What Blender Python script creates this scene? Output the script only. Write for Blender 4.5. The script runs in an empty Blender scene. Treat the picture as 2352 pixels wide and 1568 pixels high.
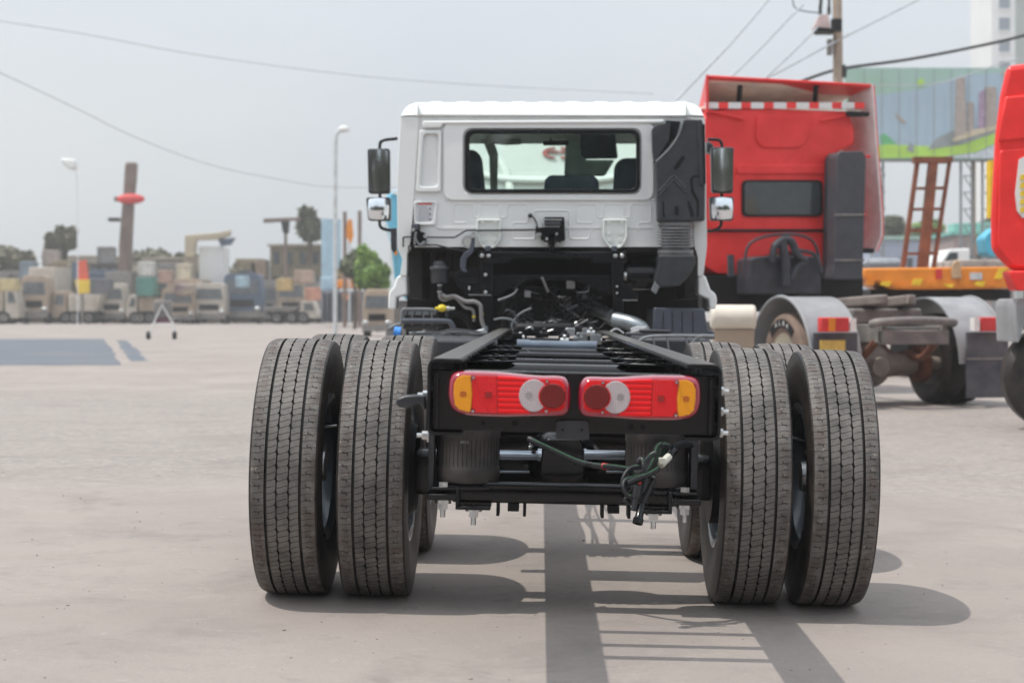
import bpy, bmesh, math, random
from mathutils import Vector, Matrix
random.seed(7)
S = bpy.context.scene
COL = S.collection
R = math.radians

# ------------------------------------------------------------------ camera, sky, sun, exposure
F = 3960.0            # focal length in units of the 2352-wide view
CX, CY = 1242.0, 711.0
H = 1.183             # eye height
cd = bpy.data.cameras.new('camera'); cam = bpy.data.objects.new('camera', cd); COL.objects.link(cam)
cam.location = (0, 0, H); cam.rotation_euler = (R(90), 0, 0)
cd.sensor_width = 36; cd.lens = F/2352*36
cd.shift_x = (1176-CX)/2352; cd.shift_y = (CY-784)/2352
cd.clip_start = 0.1; cd.clip_end = 3000
cd.dof.use_dof = True; cd.dof.focus_distance = 7.3; cd.dof.aperture_fstop = 3.3
S.camera = cam

SUN = Vector((-0.40, -0.085, 0.92)).normalized()
elev = math.asin(SUN.z); azim = math.atan2(SUN.x, SUN.y)
w = bpy.data.worlds.new('World'); S.world = w; w.use_nodes = True
nt = w.node_tree; nt.nodes.clear()
out = nt.nodes.new('ShaderNodeOutputWorld'); bg = nt.nodes.new('ShaderNodeBackground')
sky = nt.nodes.new('ShaderNodeTexSky'); sky.sky_type = 'NISHITA'; sky.sun_disc = False
sky.sun_elevation = elev; sky.sun_rotation = azim
sky.air_density = 1.0; sky.dust_density = 3.0; sky.ozone_density = 1.0
mixs = nt.nodes.new('ShaderNodeMix'); mixs.data_type = 'RGBA'
tc = nt.nodes.new('ShaderNodeTexCoord'); mp = nt.nodes.new('ShaderNodeMapping')
mp.inputs['Scale'].default_value = (1.0, 1.0, 2.6)
no = nt.nodes.new('ShaderNodeTexNoise'); no.inputs['Scale'].default_value = 2.6; no.inputs['Detail'].default_value = 5; no.inputs['Roughness'].default_value = .45
rp = nt.nodes.new('ShaderNodeValToRGB'); rp.color_ramp.elements[0].position = .3; rp.color_ramp.elements[1].position = .75
rp.color_ramp.elements[0].color = (5.9, 6.55, 7.25, 1); rp.color_ramp.elements[1].color = (7.9, 8.2, 8.4, 1)
nt.links.new(tc.outputs['Generated'], mp.inputs[0]); nt.links.new(mp.outputs[0], no.inputs['Vector'])
nt.links.new(no.outputs['Fac'], rp.inputs[0])
mixs.inputs[0].default_value = .82
nt.links.new(sky.outputs[0], mixs.inputs[6]); nt.links.new(rp.outputs[0], mixs.inputs[7])
# hazy veil: brightened towards the zenith, above the view, to fill the shadows
sz = nt.nodes.new('ShaderNodeSeparateXYZ'); nt.links.new(tc.outputs['Generated'], sz.inputs[0])
zr_ = nt.nodes.new('ShaderNodeMapRange'); zr_.inputs[1].default_value = 0; zr_.inputs[2].default_value = 1; zr_.inputs[3].default_value = .90; zr_.inputs[4].default_value = 1.9
nt.links.new(sz.outputs['Z'], zr_.inputs[0])
vm = nt.nodes.new('ShaderNodeVectorMath'); vm.operation = 'SCALE'
nt.links.new(mixs.outputs[2], vm.inputs[0]); nt.links.new(zr_.outputs[0], vm.inputs['Scale'])
nt.links.new(vm.outputs[0], bg.inputs[0]); bg.inputs[1].default_value = 0.112
nt.links.new(bg.outputs[0], out.inputs[0])
sl = bpy.data.lights.new('sun', 'SUN'); so = bpy.data.objects.new('sun', sl); COL.objects.link(so)
sl.energy = 3.0; sl.angle = R(0.6); sl.color = (1, .955, .88)
so.rotation_euler = SUN.to_track_quat('Z', 'Y').to_euler(); so.location = (0, 0, 50)
S.view_settings.view_transform = 'Standard'; S.view_settings.look = 'None'
S.view_settings.exposure = 0.12; S.view_settings.gamma = 1; S.view_settings.use_curve_mapping = False

# ------------------------------------------------------------------ helpers
def P(dx, dy, D): return Vector(((dx-CX)/F*D, D, H-(dy-CY)/F*D))
def gz(x):
    return -0.022*max(-2.3, min(2.3, x-0.08))
TR = Matrix.Translation((0.08, 7.1, 0)) @ Matrix.Rotation(R(1.25), 4, 'Y')
TRI = TR.inverted()
def CP(dx, dy, D):                       # picture measure -> chassis frame (u, D, h)
    v = TRI @ P(dx, dy, D); return Vector((v.x, v.y+7.1, v.z))

INV = {}
class B:
    def __init__(s): s.m = bmesh.new()
    def box(s, x0, x1, y0, y1, z0, z1, rot=None, c=None):
        g = bmesh.ops.create_cube(s.m, size=1)['verts']
        M = Matrix.Translation(((x0+x1)/2, (y0+y1)/2, (z0+z1)/2)) @ (rot or Matrix.Identity(4)) @ Matrix.Diagonal((abs(x1-x0), abs(y1-y0), abs(z1-z0), 1))
        bmesh.ops.transform(s.m, matrix=M, verts=g); return s
    def cyl(s, p0, p1, r0, r1=None, seg=16, caps=True):
        p0 = Vector(p0); p1 = Vector(p1); r1 = r0 if r1 is None else r1
        d = p1-p0
        g = bmesh.ops.create_cone(s.m, cap_ends=caps, segments=seg, radius1=r0, radius2=max(r1, 1e-5), depth=d.length)['verts']
        M = Matrix.Translation((p0+p1)/2) @ d.to_track_quat('Z', 'Y').to_matrix().to_4x4()
        bmesh.ops.transform(s.m, matrix=M, verts=g); return s
    def ball(s, c, r, sc=(1, 1, 1), u=14, v=9):
        g = bmesh.ops.create_uvsphere(s.m, u_segments=u, v_segments=v, radius=r)['verts']
        bmesh.ops.transform(s.m, matrix=Matrix.Translation(c) @ Matrix.Diagonal((*sc, 1)), verts=g); return s
    def prism(s, pts, vec):
        vec = Vector(vec); a = [s.m.verts.new(p) for p in pts]; b = [s.m.verts.new(Vector(p)+vec) for p in pts]
        n = len(pts); s.m.faces.new(a); s.m.faces.new(b[::-1])
        for i in range(n): s.m.faces.new((a[i], b[i], b[(i+1) % n], a[(i+1) % n]))
        return s
    def ring(s, o, i, vec):              # plate with a hole, both loops the same length
        vec = Vector(vec); L = [[s.m.verts.new(Vector(p)+k*vec) for p in q] for q in (o, i) for k in (0, 1)]
        n = len(o)
        for a, b in ((0, 2), (3, 1), (1, 0), (2, 3)):
            for k in range(n): s.m.faces.new((L[a][k], L[a][(k+1) % n], L[b][(k+1) % n], L[b][k]))
        return s
    def tube(s, pts, r, seg=10, smooth=0, closed=False):
        pts = [Vector(p) for p in pts]
        if smooth: pts = cat(pts, smooth)
        rr = r if callable(r) else (lambda k, n: r)
        n = len(pts); prev = None; rings = []
        t0 = (pts[1]-pts[0]).normalized(); up = Vector((0, 0, 1)) if abs(t0.z) < .9 else Vector((1, 0, 0))
        nrm = t0.cross(up).normalized()
        for k in range(n):
            t = (pts[min(k+1, n-1)]-pts[max(k-1, 0)])
            if t.length < 1e-9: t = t0
            t.normalize(); nrm = (nrm-t*nrm.dot(t))
            nrm.normalize(); bn = t.cross(nrm)
            ra = rr(k, n)
            rings.append([s.m.verts.new(pts[k]+(nrm*math.cos(a)+bn*math.sin(a))*ra) for a in [2*math.pi*j/seg for j in range(seg)]])
        for k in range(n-1):
            for j in range(seg): s.m.faces.new((rings[k][j], rings[k][(j+1) % seg], rings[k+1][(j+1) % seg], rings[k+1][j]))
        s.m.faces.new(rings[0][::-1]); s.m.faces.new(rings[-1]); return s
    def lathe(s, prof, c, ax='Z', seg=32, closed=False):     # prof: (radius, along)
        c = Vector(c); rings = []
        for r, a in prof:
            q = []
            for j in range(seg):
                t = 2*math.pi*j/seg; x, y = r*math.cos(t), r*math.sin(t)
                v = {'Z': (x, y, a), 'X': (a, x, y), 'Y': (x, a, y)}[ax]
                q.append(s.m.verts.new(c+Vector(v)))
            rings.append(q)
        for k in range(len(rings)-1):
            for j in range(seg): s.m.faces.new((rings[k][j], rings[k][(j+1) % seg], rings[k+1][(j+1) % seg], rings[k+1][j]))
        if not closed:
            s.m.faces.new(rings[0][::-1]); s.m.faces.new(rings[-1])
        else:
            for j in range(seg): s.m.faces.new((rings[-1][j], rings[-1][(j+1) % seg], rings[0][(j+1) % seg], rings[0][j]))
        return s
    def bolt(s, p, d, r=.012, l=.012, stud=0):
        p = Vector(p); d = Vector(d).normalized()
        s.cyl(p, p+d*l, r, seg=6)
        if stud: s.cyl(p+d*l, p+d*(l+stud), r*.5, seg=8)
        return s
def cat(pts, n):
    o = []
    for i in range(len(pts)-1):
        a = pts[max(i-1, 0)]; b = pts[i]; c = pts[i+1]; d = pts[min(i+2, len(pts)-1)]
        for k in range(n):
            t = k/n
            o.append(.5*((2*b)+(c-a)*t+(2*a-5*b+4*c-d)*t*t+(3*b-a-3*c+d)*t**3))
    o.append(pts[-1]); return o
def rp2(pts, r, n=5):                    # round the corners of a 2-D polygon
    o = []; L = len(pts)
    rs = r if isinstance(r, (list, tuple)) else [r]*L
    for i in range(L):
        p = Vector(pts[i]); a = Vector(pts[i-1]); b = Vector(pts[(i+1) % L])
        u = (a-p); v = (b-p); rr = min(rs[i], u.length*.48, v.length*.48)
        p0 = p+u.normalized()*rr; p1 = p+v.normalized()*rr
        for k in range(n+1):
            t = k/n; q = p0*(1-t)**2+p*2*t*(1-t)+p1*t*t; o.append((q.x, q.y))
    return o
def rect2(x0, y0, x1, y1, r, n=5): return rp2([(x0, y0), (x1, y0), (x1, y1), (x0, y1)], r, n)

def prop(o, label=None, cat_=None, group=None, kind=None):
    if label: o['label'] = label
    if cat_: o['category'] = cat_
    if group: o['group'] = group
    if kind: o['kind'] = kind
    return o
def root(name, loc, label, cat_, rz=0, group=None, mat=None):
    o = bpy.data.objects.new(name, None); COL.objects.link(o)
    if mat is None: mat = Matrix.Translation(loc) @ Matrix.Rotation(rz, 4, 'Z')
    o.matrix_world = mat; o.empty_display_size = .2
    INV[o] = mat.inverted(); prop(o, label, cat_, group); return o
def mesh(name, b, mats, angle=38, flat=False):
    me = bpy.data.meshes.new(name)
    bmesh.ops.recalc_face_normals(b.m, faces=b.m.faces[:])
    b.m.to_mesh(me); b.m.free()
    for m in (mats if isinstance(mats, (list, tuple)) else [mats]): me.materials.append(m)
    if not flat:
        for p in me.polygons: p.use_smooth = True
        me.set_sharp_from_angle(angle=R(angle))
    return me
def part(name, b, mats, parent, space='W', bevel=0, label=None, kind=None, seg=2, angle=38):
    me = mesh(name, b, mats, angle)
    if space == 'W': me.transform(INV[parent])
    elif space == 'C': me.transform(Matrix.Translation((0, -7.1, 0)))
    o = bpy.data.objects.new(name, me); COL.objects.link(o); o.parent = parent; INV[o] = INV[parent]
    if bevel:
        m = o.modifiers.new('bevel', 'BEVEL'); m.width = bevel; m.segments = seg; m.limit_method = 'ANGLE'; m.angle_limit = R(38)
    if label: o['label'] = label
    if kind: o['kind'] = kind
    return o
def islands(b):
    m = b.m; m.verts.ensure_lookup_table(); seen = set(); out_ = []
    for v in m.verts:
        if v.index in seen: continue
        st = [v]; seen.add(v.index); vs = []
        while st:
            a = st.pop(); vs.append(a)
            for e in a.link_edges:
                o = e.other_vert(a)
                if o.index not in seen: seen.add(o.index); st.append(o)
        out_.append(vs)
    return out_
def split(name, b, mats, parent, space='W', **k):      # every loose piece becomes its own part
    b.m.verts.index_update(); res = []
    for vs in islands(b):
        n = B(); mp_ = {v: n.m.verts.new(v.co) for v in vs}
        fs = {f for v in vs for f in v.link_faces}
        for f in fs: n.m.faces.new([mp_[v] for v in f.verts])
        res.append(part(name, n, mats, parent, space=space, **k))
    b.m.free(); return res
def solo(name, b, mats, loc, label=None, cat_=None, group=None, kind=None, bevel=0, local=False):
    me = mesh(name, b, mats)
    if not local: me.transform(Matrix.Translation(-Vector(loc)))
    o = bpy.data.objects.new(name, me); COL.objects.link(o); o.location = loc
    if bevel:
        m = o.modifiers.new('bevel', 'BEVEL'); m.width = bevel; m.segments = 2; m.limit_method = 'ANGLE'
    INV[o] = Matrix.Translation(-Vector(loc)); return prop(o, label, cat_, group, kind)
def dup(o, parent=None, loc=None):
    c = o.copy(); COL.objects.link(c); c.parent = parent; INV[c] = INV.get(parent, INV.get(o))
    if loc is not None: c.location = loc
    for ch in list(o.children): dup(ch, c)
    return c

# ------------------------------------------------------------------ materials
def mk(name, col, rough=.5, metal=0, coat=0, var=.12, scale=6, bump=0, bscale=60, col2=None, spec=.5, emis=None):
    m = bpy.data.materials.new(name); m.use_nodes = True; n = m.node_tree; p = n.nodes['Principled BSDF']
    t = n.nodes.new('ShaderNodeTexCoord'); no = n.nodes.new('ShaderNodeTexNoise')
    no.inputs['Scale'].default_value = scale; no.inputs['Detail'].default_value = 6; no.inputs['Roughness'].default_value = .6
    n.links.new(t.outputs['Object'], no.inputs['Vector'])
    mx = n.nodes.new('ShaderNodeMix'); mx.data_type = 'RGBA'
    c2 = col2 or tuple(c*(1+var*2) for c in col)
    c1 = tuple(c*(1-var) for c in col)
    mx.inputs[6].default_value = (*c1, 1); mx.inputs[7].default_value = (*c2, 1)
    r = n.nodes.new('ShaderNodeMapRange'); r.inputs[1].default_value = .35; r.inputs[2].default_value = .7
    n.links.new(no.outputs['Fac'], r.inputs[0]); n.links.new(r.outputs[0], mx.inputs[0])
    n.links.new(mx.outputs[2], p.inputs['Base Color'])
    r2 = n.nodes.new('ShaderNodeMapRange'); r2.inputs[3].default_value = max(.03, rough-.07); r2.inputs[4].default_value = min(1, rough+.1)
    n.links.new(no.outputs['Fac'], r2.inputs[0]); n.links.new(r2.outputs[0], p.inputs['Roughness'])
    p.inputs['Metallic'].default_value = metal; p.inputs['Coat Weight'].default_value = coat; p.inputs['Coat Roughness'].default_value = .08
    p.inputs['Specular IOR Level'].default_value = spec
    if bump:
        n2 = n.nodes.new('ShaderNodeTexNoise'); n2.inputs['Scale'].default_value = bscale; n2.inputs['Detail'].default_value = 4
        n.links.new(t.outputs['Object'], n2.inputs['Vector'])
        bu = n.nodes.new('ShaderNodeBump'); bu.inputs['Strength'].default_value = bump; bu.inputs['Distance'].default_value = .004
        n.links.new(n2.outputs['Fac'], bu.inputs['Height']); n.links.new(bu.outputs[0], p.inputs['Normal'])
    if emis:
        p.inputs['Emission Color'].default_value = (*emis[:3], 1); p.inputs['Emission Strength'].default_value = emis[3]
    return m
white = mk('white_paint', (.78, .79, .78), .32, coat=.5, var=.015, scale=2)
white2 = mk('white_pressed_bracket', (.70, .73, .70), .4, coat=.2, var=.03, scale=8)
frame_m = mk('black_chassis_paint', (.005, .0055, .007), .24, coat=.25, var=.2, scale=9, bump=.05, bscale=40, spec=.28)
dusty = mk('dusty_black_flange', (.045, .044, .043), .4, coat=.2, scale=14, col2=(.11, .10, .085), bump=.1)
plas = mk('black_moulded_plastic', (.030, .032, .038), .38, var=.15, scale=12, bump=.15, bscale=300)
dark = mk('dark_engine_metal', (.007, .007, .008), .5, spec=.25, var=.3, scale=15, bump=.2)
shield = mk('brownish_splash_shield', (.016, .014, .013), .6, var=.3)
rub = mk('airbag_rubber', (.030, .028, .029), .48, var=.2, scale=10, col2=(.055, .047, .042), bump=.15, bscale=80)
steel = mk('zinc_steel', (.55, .56, .56), .32, metal=.9, var=.1, scale=40)
alu = mk('exhaust_steel', (.26, .29, .31), .42, metal=.7, var=.12, scale=20)
shiny = mk('polished_rod', (.35, .40, .46), .2, metal=.6, coat=.5, var=.1)
cooler = mk('grey_coolant_pipe', (.20, .19, .19), .35, coat=.4, var=.1)
grey = mk('grey_paint', (.17, .18, .19), .45, var=.12, scale=8)
bluegrey = mk('blue_grey_bracket', (.06, .068, .09), .4, coat=.2, var=.1)
rimm = mk('rim_paint', (.10, .125, .15), .28, coat=.5, metal=.3, var=.12)
yel = mk('yellow_plastic', (.72, .55, .02), .35, coat=.3)
redtape = mk('red_tape', (.7, .06, .05), .5)
greenst = mk('green_stripe', (.03, .28, .07), .5)
redp = mk('red_truck_paint', (.78, .028, .026), .42, coat=.12, spec=.3, var=.12, scale=2.2, col2=(.86, .05, .048), bump=.05, bscale=3)
redp2 = mk('bright_red_truck_paint', (.84, .035, .032), .35, coat=.25, spec=.3, var=.08, scale=3)
beige = mk('beige_deflector_inside', (.88, .78, .68), .7, var=.12, scale=3)
offw = mk('off_white_side', (.82, .80, .77), .5, var=.06)
dustgrey = mk('dusty_grey_steel', (.17, .165, .165), .6, var=.2, scale=5, col2=(.27, .245, .22), bump=.2)
fendm = mk('grey_fender_plastic', (.26, .27, .28), .5, var=.12, scale=3)
mudf = mk('mud_flap_rubber', (.045, .052, .075), .6, scale=3, col2=(.12, .115, .12))
rust = mk('rusty_steel', (.17, .065, .038), .75, var=.25, scale=5, bump=.3)
orange = mk('orange_paint', (.72, .24, .02), .4, var=.1, scale=2)
yelm = mk('yellow_paint', (.75, .52, .03), .45)
bluem = mk('light_blue_truck_paint', (.16, .46, .62), .3, coat=.4, var=.05)
tankw = mk('cream_tank', (.66, .62, .53), .35, coat=.3, var=.05)
clothm = mk('blue_grey_seat', (.05, .075, .12), .7, var=.2, bump=.2)
inter = mk('pale_cab_trim', (.55, .60, .56), .7, var=.05)
beigev = mk('dusty_beige_paint', (.36, .28, .21), .55, var=.1, scale=1.2)
wpaint = mk('faded_white_paint', (.48, .43, .37), .5, var=.08, scale=1)
dwinf = mk('far_glass_reflection', (.10, .11, .12), .3, var=.3, scale=1.5)  # lighter tone stands in for reflections in the far truck glass
dwin = mk('dark_vehicle_glass', (.035, .045, .05), .12, coat=.5)
teal = mk('green_container_paint', (.07, .20, .17), .5, var=.15, scale=1)
dblue = mk('dark_blue_paint', (.07, .10, .15), .5, var=.15, scale=1)
brownw = mk('weathered_brown_wall', (.22, .17, .12), .8, var=.3, scale=.8, col2=(.30, .26, .16))
concr = mk('old_concrete', (.36, .31, .25), .8, var=.12, scale=1)
mastm = mk('brown_mast_steel', (.17, .12, .10), .7, var=.2, scale=1)
poleM = mk('concrete_pole', (.36, .29, .23), .8, var=.15, scale=3)
wire = mk('cable_black', (.03, .03, .03), .6)
galv = mk('galvanised_post', (.55, .57, .58), .5, metal=.3)
redsign = mk('red_sign_face', (.6, .04, .04), .5)
bbfr = mk('billboard_back_steel', (.25, .26, .27), .6)
purple = mk('purple_cloth', (.30, .18, .34), .7)
bark = mk('tree_bark', (.10, .075, .055), .9, var=.25, bump=.5)
lblue = mk('pale_blue_sheet', (.35, .50, .60), .5, var=.12, scale=1)
gwin = mk('tower_window_glass', (.16, .20, .25), .2)
twhite = mk('tower_white_wall', (.74, .74, .73), .6, var=.03, scale=.2)
tgrey = mk('tower_grey_wall', (.36, .40, .37), .6, var=.05, scale=.2)

def leafmat(name, a, b2):
    m = mk(name, a, .6, col2=b2, scale=1.2)
    m.node_tree.nodes['Principled BSDF'].inputs['Subsurface Weight'].default_value = 0
    return m
leaf_b = leafmat('bright_green_leaves', (.075, .15, .02), (.22, .36, .05))
leaf_d = leafmat('dull_green_leaves', (.05, .07, .03), (.13, .14, .07))
leaf_t = leafmat('dusty_olive_leaves', (.10, .10, .06), (.22, .20, .13))

def glassm(name, tint, gl=.9, rough=.02, extra=0.0):
    m = bpy.data.materials.new(name); m.use_nodes = True; n = m.node_tree; n.nodes.clear()
    o = n.nodes.new('ShaderNodeOutputMaterial'); mx = n.nodes.new('ShaderNodeMixShader'); tr = n.nodes.new('ShaderNodeBsdfTransparent'); g = n.nodes.new('ShaderNodeBsdfGlossy')
    fr = n.nodes.new('ShaderNodeFresnel'); fr.inputs[0].default_value = 1.5
    ad = n.nodes.new('ShaderNodeMath'); ad.operation = 'ADD'; ad.inputs[1].default_value = extra
    tr.inputs[0].default_value = (*tint, 1); g.inputs[0].default_value = (gl, gl, gl, 1); g.inputs[1].default_value = rough
    n.links.new(fr.outputs[0], ad.inputs[0]); n.links.new(ad.outputs[0], mx.inputs[0]); n.links.new(tr.outputs[0], mx.inputs[1]); n.links.new(g.outputs[0], mx.inputs[2]); n.links.new(mx.outputs[0], o.inputs[0])
    return m
glass = glassm('green_tinted_glass', (.95, 1.0, .97), extra=.01)
mirr = mk('mirror_glass', (.80, .84, .88), .05, metal=1, var=.02, scale=2)

# lens plastics: saturated, glossy, with a fine prism relief
def lens(name, col, grid=180, stripes=False, dk=.55):
    m = bpy.data.materials.new(name); m.use_nodes = True; n = m.node_tree; p = n.nodes['Principled BSDF']
    t = n.nodes.new('ShaderNodeTexCoord')
    sx = n.nodes.new('ShaderNodeSeparateXYZ'); n.links.new(t.outputs['Object'], sx.inputs[0])
    def saw(sock, k):
        a = n.nodes.new('ShaderNodeMath'); a.operation = 'MULTIPLY'; a.inputs[1].default_value = k; n.links.new(sock, a.inputs[0])
        s_ = n.nodes.new('ShaderNodeMath'); s_.operation = 'SINE'; n.links.new(a.outputs[0], s_.inputs[0])
        b_ = n.nodes.new('ShaderNodeMath'); b_.operation = 'ABSOLUTE'; n.links.new(s_.outputs[0], b_.inputs[0]); return b_.outputs[0]
    z = saw(sx.outputs['Z'], math.pi*grid)
    if stripes: h = z
    else:
        x = saw(sx.outputs['X'], math.pi*grid); mm = n.nodes.new('ShaderNodeMath'); mm.operation = 'MULTIPLY'; n.links.new(z, mm.inputs[0]); n.links.new(x, mm.inputs[1]); h = mm.outputs[0]
    mx = n.nodes.new('ShaderNodeMix'); mx.data_type = 'RGBA'; mx.inputs[6].default_value = (*[c*dk for c in col], 1); mx.inputs[7].default_value = (*col, 1)
    mr = n.nodes.new('ShaderNodeMapRange'); mr.inputs[2].default_value = .45; n.links.new(h, mr.inputs[0]); n.links.new(mr.outputs[0], mx.inputs[0])
    n.links.new(mx.outputs[2], p.inputs['Base Color'])
    bu = n.nodes.new('ShaderNodeBump'); bu.inputs['Strength'].default_value = .8; bu.inputs['Distance'].default_value = .003; n.links.new(h, bu.inputs['Height']); n.links.new(bu.outputs[0], p.inputs['Normal'])
    p.inputs['Roughness'].default_value = .3; p.inputs['Specular IOR Level'].default_value = .2; p.inputs['Coat Weight'].default_value = .35; p.inputs['Coat Roughness'].default_value = .02
    return m
L_red = lens('red_lens', (.88, .008, .014), 150, dk=.6)
L_reds = lens('striped_red_lens', (.82, .006, .010), 62, stripes=True, dk=.3)
L_dk = lens('deep_red_lens', (.20, .005, .004), 130, dk=.35)
L_am = lens('amber_lens', (1.0, .38, .006), 150, dk=.62)
L_wh = lens('clear_lens', (.60, .52, .54), 150, dk=.6)
L_rim = mk('crimson_lamp_rim', (.30, .012, .035), .12, coat=1, var=.05)
L_bulb = mk('bulb_shadow', (.30, .27, .27), .3, coat=.5)
L_bulba = mk('amber_bulb_shadow', (.45, .10, .004), .3, coat=.5)
L_bulbr = mk('red_bulb_shadow', (.30, .006, .006), .3, coat=.5)

# tyre rubber
def tyremat(name, groove):
    m = bpy.data.materials.new(name); m.use_nodes = True; n = m.node_tree; p = n.nodes['Principled BSDF']
    t = n.nodes.new('ShaderNodeTexCoord')
    n1 = n.nodes.new('ShaderNodeTexNoise'); n1.inputs['Scale'].default_value = 7; n1.inputs['Detail'].default_value = 8; n1.inputs['Roughness'].default_value = .65
    n2 = n.nodes.new('ShaderNodeTexNoise'); n2.inputs['Scale'].default_value = 70; n2.inputs['Detail'].default_value = 5
    for q in (n1, n2): n.links.new(t.outputs['Object'], q.inputs['Vector'])
    a = n.nodes.new('ShaderNodeValToRGB'); e = a.color_ramp
    if groove:
        e.elements[0].position = .4; e.elements[0].color = (.012, .011, .011, 1); e.elements[1].position = .75; e.elements[1].color = (.05, .038, .030, 1)
    else:
        e.elements[0].position = .33; e.elements[0].color = (.070, .066, .063, 1); e.elements[1].position = .62; e.elements[1].color = (.185, .172, .158, 1)
    n.links.new(n1.outputs['Fac'], a.inputs[0])
    b2 = n.nodes.new('ShaderNodeValToRGB'); b2.color_ramp.elements[0].position = .62; b2.color_ramp.elements[1].position = .72
    n.links.new(n2.outputs['Fac'], b2.inputs[0])
    # scuffed, dustier shoulders
    sx = n.nodes.new('ShaderNodeSeparateXYZ'); n.links.new(t.outputs['Object'], sx.inputs[0])
    ab = n.nodes.new('ShaderNodeMath'); ab.operation = 'ABSOLUTE'; n.links.new(sx.outputs['X'], ab.inputs[0])
    mr = n.nodes.new('ShaderNodeMapRange'); mr.inputs[1].default_value = .070; mr.inputs[2].default_value = .085; mr.inputs[3].default_value = .12; mr.inputs[4].default_value = .8
    n.links.new(ab.outputs[0], mr.inputs[0])
    ml = n.nodes.new('ShaderNodeMath'); ml.operation = 'MULTIPLY'; n.links.new(mr.outputs[0], ml.inputs[0]); n.links.new(b2.outputs[0], ml.inputs[1])
    mx = n.nodes.new('ShaderNodeMix'); mx.data_type = 'RGBA'; mx.inputs[7].default_value = (.30, .25, .21, 1) if not groove else (.06, .05, .042, 1)
    n.links.new(ml.outputs[0], mx.inputs[0])
    n.links.new(a.outputs[0], mx.inputs[6])
    if not groove:
        # shoulders brown-dark worn rubber
        n3 = n.nodes.new('ShaderNodeTexNoise'); n3.inputs['Scale'].default_value = 16; n3.inputs['Detail'].default_value = 6; n.links.new(t.outputs['Object'], n3.inputs['Vector'])
        m3 = n.nodes.new('ShaderNodeMix'); m3.data_type = 'RGBA'; m3.inputs[7].default_value = (.095, .074, .066, 1)
        r3 = n.nodes.new('ShaderNodeMapRange'); r3.inputs[1].default_value = .42; r3.inputs[2].default_value = .6; n.links.new(n3.outputs['Fac'], r3.inputs[0])
        m4 = n.nodes.new('ShaderNodeMath'); m4.operation = 'MULTIPLY'; n.links.new(r3.outputs[0], m4.inputs[0]); n.links.new(mr.outputs[0], m4.inputs[1])
        n.links.new(m4.outputs[0], m3.inputs[0]); n.links.new(a.outputs[0], m3.inputs[6]); n.links.new(m3.outputs[2], mx.inputs[6])
    n.links.new(mx.outputs[2], p.inputs['Base Color'])
    p.inputs['Roughness'].default_value = .62 if not groove else .42
    p.inputs['Specular IOR Level'].default_value = .35
    bu = n.nodes.new('ShaderNodeBump'); bu.inputs['Strength'].default_value = .35; bu.inputs['Distance'].default_value = .003
    if groove:                              # moulded rings on the sidewall
        yz = n.nodes.new('ShaderNodeVectorMath'); yz.operation = 'MULTIPLY'; yz.inputs[1].default_value = (0, 1, 1); n.links.new(t.outputs['Object'], yz.inputs[0])
        ln = n.nodes.new('ShaderNodeVectorMath'); ln.operation = 'LENGTH'; n.links.new(yz.outputs[0], ln.inputs[0])
        k = n.nodes.new('ShaderNodeMath'); k.operation = 'MULTIPLY'; k.inputs[1].default_value = 900; n.links.new(ln.outputs['Value'], k.inputs[0])
        s_ = n.nodes.new('ShaderNodeMath'); s_.operation = 'SINE'; n.links.new(k.outputs[0], s_.inputs[0]); n.links.new(s_.outputs[0], bu.inputs['Height'])
        bu.inputs['Strength'].default_value = .5; bu.inputs['Distance'].default_value = .001
    else: n.links.new(n2.outputs['Fac'], bu.inputs['Height'])
    n.links.new(bu.outputs[0], p.inputs['Normal'])
    return m
tread_m = tyremat('worn_tread_rubber', False); side_m = tyremat('black_sidewall_rubber', True)
farside = mk('dusty_brown_sidewall', (.20, .14, .11), .7, var=.15)

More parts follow.
